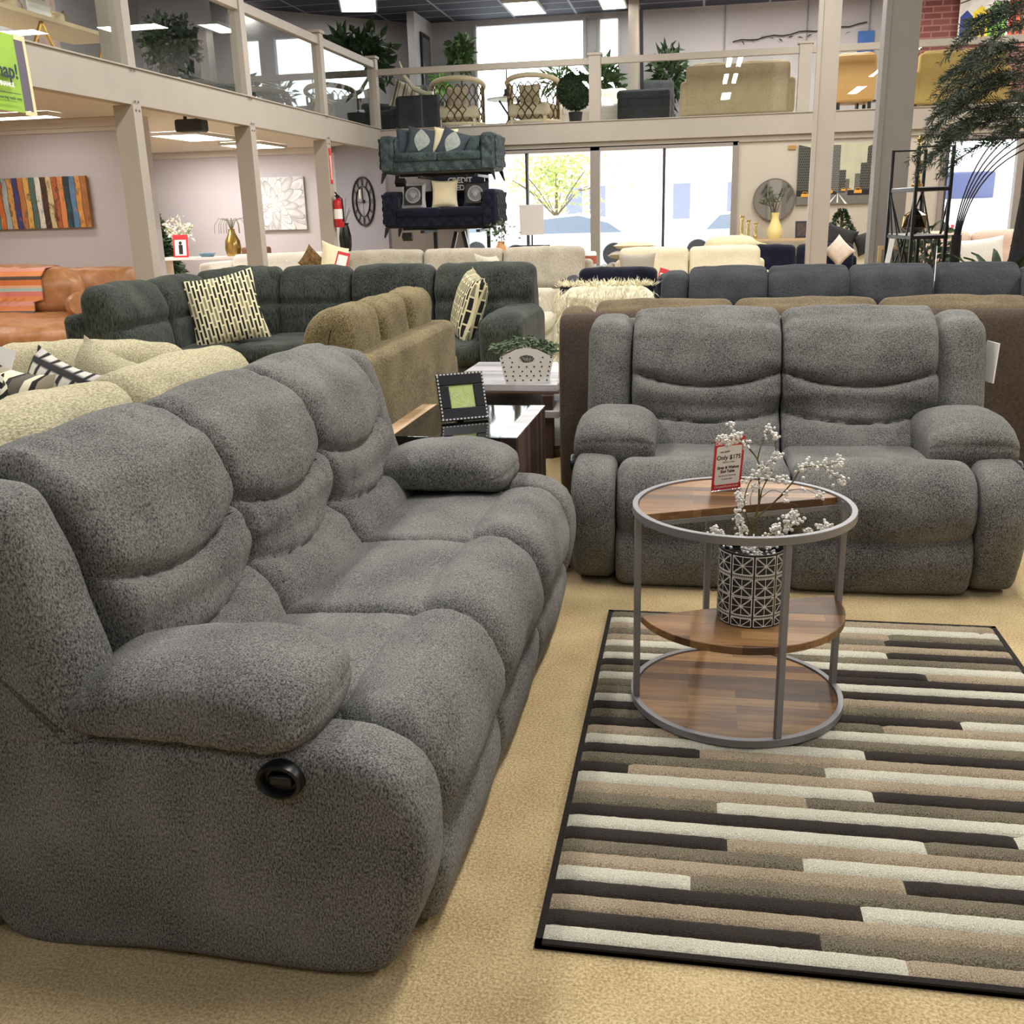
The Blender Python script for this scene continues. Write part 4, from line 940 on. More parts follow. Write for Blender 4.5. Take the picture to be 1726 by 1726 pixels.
struct(MB().box(3.7, 9, 20.0, 20.15, 2.78, 5.0), 'wall_brick', BRICK)
struct(MB().box(3.66, 3.8, 20.1, 21.1, 2.78, 5.0), 'trim_6', UG)
struct(MB().box(-5.42, -5.28, 19.7, 21.0, 2.78, 5.0), 'wall_stub', UG)
struct(MB().box(-1.34, -1.16, 19.9, 20.2, 2.78, 5.0), 'pillar_8', TRIMP)
struct(MB().box(-13, -7.9, 16.6, 16.75, 2.78, 5.0), 'wall_loft_left', UG)
mb = MB()
for x in (.4, 1.9, 3.0): mb.box(x - .01, x + .01, 20.97, 21.0, 2.78, 5.0)
struct(mb, 'trim_7', mat('grey joint', (120, 122, 134), .7))

# glass railings
RG = glassmat('railing glass', (.96, .98, .97), 1.5)
t = thing('glass_railing', 'taupe railing with clear glass panels running along the left side of the loft', 'railing', (0, 0, 0), group='loft railings')
MB().box(XL - .10, XL - .01, -5, YF, 3.75, 3.86).obj('top_rail', TRIMP, t, bevel=.004)
ys = [4.2, 6.85, 9.56, 12.22, 14.86, 17.45]
for y in ys:
    h = 3.90 if y > 10 else 5.0
    p = MB().box(XL - .14 if y > 10 else XL - .25, XL + .012, y - .07, y + .07, 2.80, h).obj('post', TRIMP, t, bevel=.004)
    if y > 10: MB().box(XL - .16, XL + .03, y - .1, y + .1, 3.90, 3.94).obj('post_cap', TRIMP, p, bevel=.004)
for y0, y1 in zip(ys, ys[1:]): MB().box(XL - .06, XL - .054, y0 + .07, y1 - .07, 2.815, 3.76).obj('glass_panel', RG, t, smooth=False)
t = thing('glass_railing', 'taupe railing with clear glass panels across the far end of the loft', 'railing', (0, 0, 0), group='loft railings')
MB().box(XL, 9, YF + .02, YF + .11, 3.65, 3.75).obj('top_rail', TRIMP, t, bevel=.004)
xs = [-5.3, -1.715, 1.58, 5.0, 8.6]
for x in xs[1:4]:
    p = MB().box(x - .095, x + .095, YF - .012, YF + .14, 2.795, 3.78).obj('post', TRIMP, t, bevel=.004)
    MB().box(x - .12, x + .12, YF - .03, YF + .16, 3.78, 3.82).obj('post_cap', TRIMP, p, bevel=.004)
for x0, x1 in zip(xs, xs[1:]): MB().box(x0 + .09, x1 - .09, YF + .06, YF + .066, 2.795, 3.66).obj('glass_panel', RG, t, smooth=False)

# lights
LMP = emit('fluorescent diffuser', (255, 250, 240), LAMPE); FIX = mat('light fixture', (220, 218, 214), .5)
def fixture(x, y, z, sx, sy, label, group, rot=0.):
    t = thing('ceiling_light', label, 'ceiling light', (x, y, z), rot, group)
    mb = MB()
    for a in ((-sx, sx, -sy - .03, -sy), (-sx, sx, sy, sy + .03), (-sx - .03, -sx, -sy - .03, sy + .03), (sx, sx + .03, -sy - .03, sy + .03)): mb.box(a[0], a[1], a[2], a[3], -.05, 0)
    mb.obj('frame', FIX, t); pbox(MB(), -sx, sx, -sy, sy, -.045, -.005, .02, .0, n=1).obj('diffuser', LMP, t)
fixture(-7.65, 15.2, 2.655, .36, .62, 'flat ceiling light under the loft between the first and second left posts', 'ceiling lights under the loft')
fixture(-7.7, 17.5, 2.655, .36, .55, 'flat ceiling light under the loft between the second and third left posts', 'ceiling lights under the loft')
fixture(-8.0, 11.45, 2.655, .5, .14, 'slim ceiling light above the tan leather sofa', 'ceiling lights under the loft')
fixture(-6.0, 18.65, 4.995, .3, .55, 'loft ceiling light above the leafy plants', 'loft ceiling lights', .3)
fixture(-3.22, 19.85, 4.995, .28, .58, 'loft ceiling light in front of the upper window', 'loft ceiling lights')
fixture(-1.62, 19.9, 4.995, .2, .5, 'loft ceiling light beside the taupe pillar', 'loft ceiling lights')
for i, (x, y) in enumerate(((-3.2, 3.2), (.8, 3.2), (5, 3.2), (-3.2, 7), (.8, 7), (5, 7), (-3.2, 11.5), (.8, 11.5), (5, 11.5), (-2.2, 15), (2, 15), (6, 15))):
    for k in (-.13, .13): lamp('hall_lamp', (x + k, y, 4.93), .12, 2.3, HALL / 2 * (1.15 if y < 4 else 1), (255, 251, 244))
for x in (-3.2, .8, 5): lamp('hall_lamp', (x, -1.6, 4.93), .3, 2.3, HALL * .38, (244, 246, 255))
for x, y, p in ((-9, 9, 40), (-9, 14.2, 45), (-9, 17.6, 30), (-7, 6, 30)): lamp('low_lamp', (x, y, 2.63), 1.2, .6, p * LOW, (255, 246, 238))
for x, y, p in ((2.2, 19, 60), (6, 18.8, 60), (-9, 13, 70), (-8, 8.5, 70), (-8.5, 18.6, 70), (-.2, 19.2, 50)): lamp('loft_lamp', (x, y, 4.93), 1.2, .5, p * LOFT, (255, 246, 236))

# ------------------------------------------------------------------ outside
PAVE = mat('pale paving', (214, 212, 208), .9, var=.06, scale=2); OUTW = mat('white render', (232, 230, 226), .9); OUTG = mat('lilac glazing', (104, 108, 136), .3)
struct(MB().box(-40, 50, 21.4, 80, -.2, -.1), 'ground', PAVE); struct(MB().box(-13, 9, 17.75, 21.4, -.2, -.02), 'ground_porch', PAVE)
t = thing('street_building', 'pale low building with lilac windows across the street', 'building', (0, 50, 0))
MB().box(-24, 22, 0, 6, -.1, 4.2).obj('wall', OUTW, t); MB().box(-24.4, 22.4, -1.2, 6, 3.75, 3.95).obj('awning', mat('salmon awning edge', (226, 176, 166), .8), t)
for x in (-6.3, -5.2, -1.2, 1.3, 3.6): MB().box(x, x + .8, -.05, .1, .9, 2.5).obj('window', OUTG, t)
def tree_out(x, y, z, h, r, label, m):
    t = thing('street_tree', label, 'tree', (x, y, -.1)); mb = MB()
    mb.tube([(0, 0, 0), (.05, 0, h * .5), (.1, 0, h)], [.09, .07, .03], 7)
    for k in range(9):
        a = k * .7; mb.tube([(.05, 0, h * .5), (r * .5 * math.cos(a), r * .5 * math.sin(a), h * .8), (r * .9 * math.cos(a), r * .9 * math.sin(a), h * (.85 + .02 * k))], .02, 5)
    mb.obj('trunk', TWIG, t); mb = MB()
    for _ in range(1300):
        v = Vector((RN.gauss(0, 1), RN.gauss(0, 1), RN.gauss(0, .7))) * r * .5; mb.leaf(v + Vector((0, 0, h)), (RN.gauss(0, 1), RN.gauss(0, 1), RN.gauss(-.3, 1)), .16, .09)
    mb.obj('leaves', m, t)
YLF = mat('yellow green leaf', (150, 160, 84), .7, var=.4, scale=3)
tree_out(-4.6, 33.5, 0, 2.6, 1.5, 'pale leafy street tree seen through the storefront window', YLF)
tree_out(8.2, 40, 0, 4.3, 2.4, 'green street tree above the white van in the right window', LEAF2)
def car(x, y, L, body, label, grp):
    t = thing('parked_car', label, 'car', (x, y, -.1), 0, grp)
    pr = [(-L / 2, .35), (-L / 2, .75), (-L * .32, .86), (-L * .2, 1.32), (L * .1, 1.42), (L * .3, 1.2), (L * .42, .9), (L / 2, .8), (L / 2, .35)]
    M = Matrix.Rotation(PI / 2, 4, 'X') @ Matrix.Translation((0, 0, -.85)); MB().prism(pr, 0, 1.7, M=M).obj('body', body, t, bevel=.06, seg=3)
    wn = [(-L * .26, .9), (-L * .18, 1.27), (L * .09, 1.36), (L * .27, 1.16), (L * .36, .9)]
    MB().prism(wn, -.01, 1.72, M=M).obj('windows', mat('car window', (104, 112, 124), .3), t)
    for sx in (-.31, .31):
        for sy in (-.8, .8): MB().lathe([(0, -.1), (.3, -.1), (.32, -.06), (.32, .06), (.3, .1), (0, .1)], 20, M=Matrix.Translation((sx * L, sy, .32)) @ Matrix.Rotation(PI / 2, 4, 'X')).obj('wheel', BLACKP, t)
CARW = mat('white car paint', (238, 238, 240), .25); CARS = mat('silver car paint', (200, 206, 214), .25)
car(-3.6, 29, 4.4, CARW, 'white parked car under the pale street tree', 'parked cars'); car(1.4, 30.5, 4.5, CARS, 'silver parked car right of the thick window post', 'parked cars'); car(-8.3, 33, 4.4, CARS, 'silver parked car behind the stacked sofas', 'parked cars')
t = thing('white_van', 'white van with blue windows seen through the right window', 'van', (7.6, 30.5, -.1))
pbox(MB(), -3.2, 3.2, -.1, 1.9, .45, 3.0, .2, .03).obj('body', CARW, t)
for x0, x1 in ((-1.35, .32), (.75, 2.3)): pbox(MB(), x0, x1, -.15, .05, 1.5, 2.25, .08, 0).obj('window', mat('blue van glass', (58, 64, 96), .3), t)
for x in (-2, 2): MB().lathe([(0, -.1), (.36, -.1), (.38, 0), (.36, .1), (0, .1)], 20, M=Matrix.Translation((x, -.1, .38)) @ Matrix.Rotation(PI / 2, 4, 'X')).obj('wheel', BLACKP, t)
for k, (x, l) in enumerate(((5.05, 'red and white striped patio chair outside the right window'), (5.95, 'pale patio chair outside, right of the red striped chair'))):
    t = thing('patio_chair', l, 'patio chair', (x, 23.2, -.1), 0, 'patio chairs'); m = mat('red patio strap', (214, 60, 70), .6) if k == 0 else WHITE
    for i in range(6): MB().box(-.3 + i * .1, -.24 + i * .1, -.02, .02, .45, 1.0).obj('slat', m, t)
    MB().box(-.33, .33, -.4, .05, .4, .46).obj('seat', WHITE, t)
    for sx in (-.3, .3):
        for sy in (-.36, .02): MB().box(sx - .02, sx + .02, sy - .02, sy + .02, 0, .42).obj('leg', WHITE, t)

# ------------------------------------------------------------------ stacked display sofas
def chesterfield(name, label, loc, m, L=1.85, D=.85, tags=True):
    t = thing(name, label, 'sofa', loc, 0, 'sofas stacked on the display rack')
    pbox(MB(), .02, L - .02, .04, D, .10, .27, .03, .004).obj('base', m, t)
    mb = MB()
    def tufted(nm, a0, a1, b0, b1, frame):
        # a quilted slab: bumps between buttons
        nu, nv = max(10, int((a1 - a0) / .02)), max(8, int((b1 - b0) / .02)); V = []; F = []
        for i in range(nu + 1):
            for j in range(nv + 1):
                u, v = a0 + (a1 - a0) * i / nu, b0 + (b1 - b0) * j / nv
                k = (math.cos((u / .2 + v / .2) * PI) * math.cos((u / .2 - v / .2) * PI)); V.append(frame(u, v, .032 * abs(k) ** .55))
        for i in range(nu):
            for j in range(nv): a = i * (nv + 1) + j; F.append((a, a + nv + 1, a + nv + 2, a + 1))
        return V, F
    for nm, x0, x1 in (('arm', 0, .22), ('arm', L - .22, L)):
        mb = MB(); pbox(mb, x0, x1, 0, D, .10, .66, .06, .01)
        for xx, s in ((x0 if x0 == 0 else x1, -1 if x0 == 0 else 1), (x1 if x0 == 0 else x0, 1 if x0 == 0 else -1)):
            V, F = tufted(nm, .04, D - .05, .16, .62, lambda u, v, k, xx=xx, s=s: (xx + s * (k + .004), u, v)); mb.add(V, F)
        V, F = tufted(nm, .03, .19, .14, .6, lambda u, v, k, x0=x0: (x0 + u, -.004 - k, v)); mb.add(V, F)
        mb.obj(nm, m, t, ang=60)
    mb = MB(); pbox(mb, .2, L - .2, D - .22, D, .1, .66, .06, .01); V, F = tufted('b', .22, L - .22, .38, .62, lambda u, v, k: (u, D - .225 - k, v)); mb.add(V, F); mb.obj('backrest', m, t, ang=60)
    mb = MB(); V, F = tufted('f', .22, L - .22, .12, .26, lambda u, v, k: (u, .035 - k, v)); mb.add(V, F); mb.obj('front_rail', m, t, ang=60)
    w = (L - .44) / 2
    for i in range(2): pbox(MB(), .22 + i * w + .003, .22 + (i + 1) * w - .003, .0, D - .2, .26, .40, .04, .01).obj('seat_cushion', m, t)
    for x, dx in ((.05, -.05), (L - .05, .05)):
        for y, dy in ((.05, -.03), (D - .06, .04)):
            mb = MB(); mb.add([(x - .035, y - .035, .11), (x + .035, y - .035, .11), (x + .035, y + .035, .11), (x - .035, y + .035, .11)] + [(x + dx + a * .01, y + dy + b * .01, -.05) for a, b in ((-1, -1), (1, -1), (1, 1), (-1, 1))],
                   [(0, 1, 5, 4), (1, 2, 6, 5), (2, 3, 7, 6), (3, 0, 4, 7), (4, 5, 6, 7)]); mb.obj('leg', BLACKM, t)
    return t
chesterfield('chesterfield_sofa', 'slate green tufted sofa on the top tier of the black display rack', (-5.0, 16.15, 1.93), SLATE)
chesterfield('chesterfield_sofa', 'navy velvet tufted sofa on the lower tier of the black display rack', (-5.0, 16.15, 1.09), NAVY)
t = thing('display_rack', 'black metal rack that carries two stacked sofas before the storefront', 'display rack', (-4.08, 17.0, 0))
for x in (-.30, .62):
    MB().box(x - .03, x + .03, .02, .08, 0, 2.02).obj('upright', BLACKM, t, bevel=.004)
    for z in (1.10, 1.94):
        MB().box(x - .03, x + .03, -.8, .05, z, z + .045).obj('shelf_arm', BLACKM, t, bevel=.004)
for z in (1.10, 1.94):
    MB().box(-.75, .8, -.35, -.29, z + .046, z + .085).obj('cross_beam', BLACKM, t, bevel=.004)
MB().bar((.1, -.1, 1.1), (-.15, -.3, .0), .06).obj('brace', BLACKM, t); MB().bar((.22, -.1, 1.1), (.5, -.3, .0), .06).obj('brace', BLACKM, t)
MB().bar((-.62, -.83, 1.92), (-.62, -.75, 1.86), .16, .09).obj('corner_tab', BLACKM, t); MB().bar((-.55, -.83, 1.08), (-.55, -.75, 1.02), .16, .09).obj('corner_tab', BLACKM, t)
DKG = mat('dark slate cloth', (62, 70, 76), .9, var=.1, scale=30)
def leafpillow(lab, loc, rot):
    o = pillow('leaf_pillow', lab, .46, .46, .15, DKG, loc, rot, group='pillows on the slate green sofa')
    mb = MB(); LG = mat('pale leaf print', (150, 156, 150), .9, var=.15, scale=20)
    n = 20; P = [(-.02 + .16 * math.sin(PI * k / n) * (1 if s else .55) * (1 if s else -1), -.17 + .36 * k / n) for s in (1, 0) for k in (range(n + 1) if s else range(n, -1, -1))]
    th = lambda x, z: -.006 - .075 * max(0, (1 - (x / .23) ** 2) * (1 - (z / .23) ** 2)) ** .4
    V = []; F = []
    for k in range(n + 1):
        a, b = P[k], P[2 * n + 1 - k]
        for j in range(9): x, z = a[0] + (b[0] - a[0]) * j / 8, a[1] + (b[1] - a[1]) * j / 8; V.append((x, th(x, z), z))
    for k in range(n):
        for j in range(8): i = k * 9 + j; F.append((i, i + 1, i + 10, i + 9))
    mb.add(V, F).obj('leaf_print', LG, o)
SP = 16.55
pillow('dark_pillow', 'dark slate pillow against the left arm of the slate green sofa', .44, .44, .14, DKG, (-4.62, SP, 2.50), (-.25, .12, .45), group='pillows on the slate green sofa')
leafpillow('slate pillow with a pale leaf print at the left of the slate green sofa', (-4.40, SP - .08, 2.50), (-.28, .18, .25))
pillow('cream_pillow', 'plain cream pillow in the middle of the slate green sofa', .40, .44, .14, CREAMW, (-4.03, SP, 2.50), (-.25, .12, 0), group='pillows on the slate green sofa')
leafpillow('slate pillow with a leaf print leaning on the cream pillow', (-3.87, SP - .14, 2.45), (-.4, .35, -.1))
pillow('lumbar_pillow', 'slate lumbar pillow near the right arm of the slate green sofa', .52, .28, .15, SLATE, (-3.52, SP - .02, 2.41), (-.3, -.08, 0), group='pillows on the slate green sofa')
def medal(lab, x, fr):
    o = pillow('medallion_pillow', lab, .42, .42, .13, fr, (x, SP - .12, 1.68), (-.2, 0, .04), group='pillows on the navy sofa'); mb = MB()
    mb.box(-.15, .15, -.067, -.060, -.15, .15, 0)
    for r in (.125, .108): mb.lathe([(r - .010, 0), (r, 0), (r, .003), (r - .010, .003)], 36, mi=1, M=Matrix.Translation((0, -.066, 0)) @ Matrix.Rotation(PI / 2, 4, 'X'))
    for k in range(24): a = 2 * PI * k / 24; mb.bar((.098 * math.cos(a), -.068, .098 * math.sin(a)), (.065 * math.cos(a + .2), -.068, .065 * math.sin(a + .2)), .008, .003, 1)
    mb.ball((0, -.067, .0), .042, 14, 1, (1, .15, 1.2))
    for k in range(9): a = PI * k / 8; mb.ball((.05 * math.cos(a), -.067, .015 + .05 * math.sin(a)), .014, 8, 1, (1, .3, 1))
    mb.obj('medallion', [mat('black satin', (24, 24, 30), .5), mat('silver print', (152, 152, 156), .5)], o)
medal('black pillow with a silver medallion and pale border at the left of the navy sofa', -4.55, mat('silver border cloth', (190, 190, 190), .6))
pillow('cream_pillow', 'plain cream pillow standing in the middle of the navy sofa', .44, .44, .14, CREAMW, (-4.03, SP - .14, 1.70), (-.15, 0, .02), group='pillows on the navy sofa')
medal('black medallion pillow at the right of the navy sofa', -3.52, mat('dark border cloth', (40, 40, 48), .7))
t = thing('credit_poster', 'dark navy poster reading NO CREDIT NEEDED behind the stacked sofas', 'poster', (-4.05, 17.54, 0))
MB().box(-.45, .45, -.01, .01, 1.2, 2.45).obj('panel', mat('navy poster paper', (44, 48, 66), .5), t)
M = facing((.02, -.012, 0)); mb = MB()
text_mb(mb, 'NO', .34, M @ Matrix.Translation((0, 2.02, 0)), 0, .001, bold=.008); text_mb(mb, 'CREDIT', .125, M @ Matrix.Translation((0, 1.895, 0)), 1, .001, bold=.004); text_mb(mb, 'NEEDED', .125, M @ Matrix.Translation((0, 1.775, 0)), 1, .001, bold=.004)
mb.obj('lettering', [mat('olive ink', (150, 158, 64), .6), WHITE], t, smooth=False)

# ------------------------------------------------------------------ on the walls
def dframe(name, label, cat, p, ang): return thing(name, label, cat, p, ang)
n2 = Vector((-.70, -.714, 0)); pc = Vector((-5.36, 17.56, 0)) + Vector((-.70, .714, 0)) * .86
t = thing('wall_clock', 'large round black metal wall clock on the slate diagonal wall', 'clock', (pc.x + n2.x * .03, pc.y + n2.y * .03, 1.645), rad(-44.5))
CB = mat('black clock metal', (30, 28, 30), .5)
def rg(r0, r1, th=.015): return MB().lathe([(r0, -th), (r1, -th), (r1, th), (r0, th), (r0, -th)], 56, M=Matrix.Rotation(PI / 2, 4, 'X'), caps=False)
rg(.405, .43).obj('outer_ring', CB, t); rg(.255, .268).obj('inner_ring', CB, t)
mb = MB()
for k in range(12):
    a = PI / 2 - k * PI / 6
    for o in ((-.012, 0, .012) if k % 3 else (-.02, -.007, .007, .02)):
        c = Vector((math.cos(a), 0, math.sin(a))); s = Vector((-math.sin(a), 0, math.cos(a))) * o; mb.bar(c * .275 + s * 1.2, c * .40 + s * 1.8, .007, .006)
mb.obj('numerals', CB, t); mb = MB(); mb.bar((0, -.01, 0), (0, -.01, .24), .014, .006); mb.bar((0, -.015, 0), (-.24, -.015, -.005), .014, .006)
for a in (0, 90, 180, 270): mb.bar((0, 0, 0), (.26 * math.cos(rad(a)), 0, .26 * math.sin(rad(a))), .006, .005)
mb.obj('hands', CB, t); MB().lathe([(0, -.02), (.03, -.02), (.03, .01), (0, .02)], 20, M=Matrix.Rotation(PI / 2, 4, 'X')).obj('hub', CB, t)
MB().box(-.11, -.05, -.02, -.012, .05, .21).obj('tag', PAPER, t)
t = thing('fire_extinguisher', 'red fire extinguisher hanging on the third left post', 'fire extinguisher', (XL + .085, 14.86, 1.24))
REDX = mat('red enamel', (186, 34, 40), .3)
MB().lathe([(0, 0), (.06, 0), (.072, .015), (.072, .34), (.06, .385), (.025, .41), (.025, .425), (0, .425)], 24).obj('cylinder', REDX, t)
mb = MB().box(-.02, .02, -.04, .03, .42, .46); mb.bar((0, -.01, .46), (0, -.1, .5), .02, .012); mb.bar((0, -.01, .44), (0, -.1, .45), .02, .012); mb.obj('valve_handle', BLACKM, t)
MB().tube([(.02, -.02, .44), (.08, -.04, .4), (.085, -.03, .2), (.08, -.02, .08)], .01, 8).obj('hose', BLACKM, t); MB().lathe([(.0725, .12), (.0735, .12), (.0735, .26), (.0725, .26)], 24).obj('label_band', PAPER, t)
t = thing('fire_sign', 'tall narrow red sign above the fire extinguisher on the post', 'sign', (XL + .016, 14.86, 1.86)); MB().box(-.002, .002, -.045, .045, 0, .5).obj('panel', REDC, t); MB().box(.002, .003, -.03, .03, .06, .40).obj('printed_panel', mat('pale red print', (232, 170, 160), .6), t)
# striped painting
CANV = mat('canvas edge', (150, 106, 60), .8)
t = thing('striped_painting', 'wide canvas painting of vertical multicoloured stripes on the lilac wall', 'painting', (-8.55, 12.27, 1.345))
W0, W1, HP = -.85, .85, .63
MB().box(W0, W1, -.045, .0, 0, HP).obj('canvas', CANV, t)
cols = [(150, 150, 160), (196, 110, 60), (120, 76, 60), (224, 222, 214), (70, 150, 166), (206, 110, 56), (170, 180, 184), (214, 160, 90), (60, 66, 130), (190, 120, 70), (224, 176, 96), (76, 110, 104), (226, 222, 212), (60, 46, 40), (216, 196, 150), (180, 100, 60), (220, 142, 84), (44, 50, 60), (84, 130, 170), (216, 150, 70), (170, 110, 60)]
pm = []; mb = MB(); n = len(cols); wdt = (W1 - W0) / n
for i, c in enumerate(cols):
    m, nt, b = newmat('paint stripe'); c2 = cols[(i * 5 + 3) % n]
    ns = node(nt, 'ShaderNodeTexNoise', Scale=7., Detail=6., Roughness=.75); nt.links.new(coords(nt, (1.6, 1, .8), loc=(i * 1.7, 0, i)), ns.inputs['Vector'])
    nt.links.new(ramp(nt, ns.outputs['Fac'], [(.36, lin(tuple(v * .55 for v in c2))), (.47, lin(c)), (.58, lin(c)), (.68, lin(c2))]), b.inputs['Base Color']); b.inputs['Roughness'].default_value = .5; pm.append(m)
    x0 = W0 + i * wdt; sl = .012
    V = [(x0 + sl * math.sin(i + 1) * 0, -.0455, 0), (x0 + wdt, -.0455, 0), (x0 + wdt, -.0455, HP), (x0, -.0455, HP)]
    mb.add(V, [(0, 1, 2, 3)], i)
pm.append(INK)
for i in range(1, n):
    x0 = W0 + i * wdt; P = [(x0 + .006 * math.sin(k * .9 + i), -.047, HP * k / 10) for k in range(11)]
    for a, b in zip(P, P[1:]): mb.quad((a[0] - .003, -.047, a[2]), (a[0] + .003, -.047, a[2]), (b[0] + .003, -.047, b[2]), (b[0] - .003, -.047, b[2]), n)
mb.obj('painted_face', pm, t, smooth=False)
# flower painting
t = thing('flower_painting', 'square canvas of a large white and grey flower on the lilac wall', 'painting', (-8.02, 18.97, 1.18))
MB().box(-.62, .62, -.04, 0, 0, .97).obj('canvas', mat('pale canvas', (214, 214, 218), .8), t)
mb = MB(); fm = [mat('petal tone', (c, c, c + 4), .7, var=.12, scale=6) for c in (216, 232, 196, 168, 120)]
mb.quad((-.62, -.041, 0), (.62, -.041, 0), (.62, -.041, .97), (-.62, -.041, .97), 0)
dep = -.0415
for ring_, (R0, nn, pl, pw) in enumerate(((.30, 11, .62, .155), (.24, 10, .50, .14), (.16, 9, .38, .115), (.09, 8, .26, .085), (.03, 6, .15, .05))):
    for k in range(nn):
        a = 2 * PI * k / nn + ring_ * .3 + RN.uniform(-.1, .1); ca, sa = math.cos(a), math.sin(a); cx, cz = .02 + ca * R0 * .35, .47 + sa * R0 * .35
        for s, c in ((1.0, 3 if ring_ < 4 else 4), (.94, 1 if (k + ring_) % 2 else 2), (.6, 0)):
            P = []
            for j in range(14):
                tt = 2 * PI * j / 14; f_ = .5 - .5 * math.cos(tt); u = pl * (f_ + .12 * f_ ** 6) * (s if s > .7 else .8); v = pw * math.sin(tt) * (.75 + .25 * f_) * s * .8
                x, z = cx + ca * u - sa * v, cz + sa * u + ca * v; P.append((max(-.615, min(.615, x)), dep, max(.005, min(.965, z))))
            mb.add(P, [tuple(range(14))], c); dep -= .00008
mb.obj('painted_flower', fm, t, smooth=False)
# city street print (a generic street)
t = thing('street_print', 'black and white city street print with yellow taxis on the sand wall', 'wall print', (2.15, 17.585, 1.38))
MB().box(-.59, .59, -.03, 0, 0, .93).obj('canvas', mat('canvas edge grey', (120, 118, 112), .8), t)
mb = MB(); cm = [mat('print sky', (186, 184, 160), .6, var=.1, scale=5), mat('print road', (110, 108, 102), .6, var=.1, scale=20), INK, mat('print yellow', (222, 160, 60), .6), WHITE, brickmat('print facade dark', (34, 34, 32), (44, 44, 42), (92, 90, 84), .03, .04, .005, 'xz', .7), brickmat('print facade pale', (66, 66, 62), (52, 52, 50), (120, 118, 110), .026, .03, .005, 'xz', .7)]
def pq(x0, x1, z0, z1, c, d, sk=0.): mb.quad((x0, -.0305 - d * .0004, z0), (x1, -.0305 - d * .0004, z0), (x1, -.0305 - d * .0004, z1 - sk), (x0, -.0305 - d * .0004, z1), c)
pq(-.59, .59, 0, .93, 0, 0); pq(-.59, .59, 0, .20, 1, 1)
pq(-.59, -.38, .15, .92, 5, 2, .05); pq(-.38, -.22, .16, .60, 6, 1); pq(-.22, .06, .16, .90, 6, 3); pq(-.24, -.14, .16, .9, 5, 4); pq(.06, .16, .17, .52, 5, 2); pq(.16, .22, .18, .38, 6, 2); pq(.30, .38, .18, .46, 6, 2); pq(.38, .48, .17, .62, 5, 2); pq(.47, .59, .15, .86, 5, 3, -.05)
for x, w, z in ((-.14, .11, .17), (.30, .12, .16), (-.52, .12, .12), (.10, .07, .2), (.2, .05, .21)):
    pq(x, x + w, z, z + w * .42, 3, 5); pq(x + w * .2, x + w * .8, z + w * .42, z + w * .68, 3, 5); pq(x + w * .25, x + w * .75, z + w * .42, z + w * .62, 2, 6); pq(x, x + w, z - w * .06, z, 2, 6)
pq(-.59, -.08, .13, .22, 2, 3); pq(.2, .59, .13, .21, 2, 3)
for x, w in ((-.46, .1), (-.32, .14), (.46, .12), (-.05, .08)): pq(x, x + w, .15, .15 + w * .55, 2, 4)
for s in (-1, 1): mb.quad((.05 + s * .02, -.0345, .14), (.05 + s * .03, -.0345, .14), (.05 + s * .16, -.0345, .0), (.05 + s * .12, -.0345, .0), 4)
mb.quad((.045, -.0345, .16), (.055, -.0345, .16), (.065, -.0345, .02), (.04, -.0345, .02), 4)
mb.obj('printed_scene', cm, t, smooth=False)
t = thing('round_mirror', 'round wall mirror with a slim frame above the console table', 'mirror', (1.21, 17.57, 1.47))
R_ = Matrix.Rotation(PI / 2, 4, 'X')
MB().lathe([(.315, -.015), (.335, -.015), (.335, .03), (.315, .03), (.315, -.015)], 64, M=R_, caps=False).obj('mirror_frame', mat('pewter frame', (120, 110, 100), .4, metal=.6), t)
MB().lathe([(0, 0), (.318, 0), (.318, .012), (0, .012)], 64, M=R_).obj('glass', mat('mirror silver', (210, 214, 216), .03, metal=1.), t)
o = MB().box(-.06, .06, -.01, .01, -.03, .03).obj('wall_plate', mat('brass plate', (170, 130, 70), .5), loc=(1.455, 17.585, 2.27)); tag(o, 'small brass coloured wall plate above the mirror', 'wall plate')
# console table and what stands on it
t = thing('console_table', 'slim console table with a wood top below the round mirror', 'console table', (1.2, 17.3, 0))
MB().box(-.6, .6, -.18, .18, .83, .87).obj('table_top', LTW, t, bevel=.003)
for x in (-.57, .57):
    for y in (-.15, .15): MB().box(x - .02, x + .02, y - .02, y + .02, 0, .83).obj('leg', mat('white leg', (210, 206, 196), .5), t)
cand = [(0, .03), (.05, .03), (.05, .04), (.02, .06), (.03, .1), (.018, .14), (.03, .2), (.016, .26), (.028, .33), (.02, .36), (.04, .38), (.04, .40), (0, .40)]
for x, s, l in ((.70, 1.0, 'tallest gold candlestick, left of the trio on the console table'), (.80, .8, 'middle gold candlestick of the trio on the console table'), (.92, .68, 'shortest gold candlestick, right of the trio on the console table')):
    o = MB().lathe([(r, (z - .03) * s) for r, z in cand], 20).obj('candlestick', mat('pale gold', (206, 186, 120), .3, metal=.8), loc=(x, 17.22 + .05 * (s < .9), .872)); tag(o, l, 'candlestick', 'gold candlesticks on the console')
t = thing('yellow_vase', 'pale yellow vase of thin branches in front of the round mirror', 'vase', (1.22, 17.25, .872))
MB().lathe([(0, 0), (.10, 0), (.125, .06), (.12, .14), (.075, .25), (.05, .33), (.065, .40), (.055, .40), (.045, .33), (0, .3)], 28).obj('body', mat('pale yellow glaze', (228, 208, 140), .4), t)
mb = MB(); mb2 = MB()
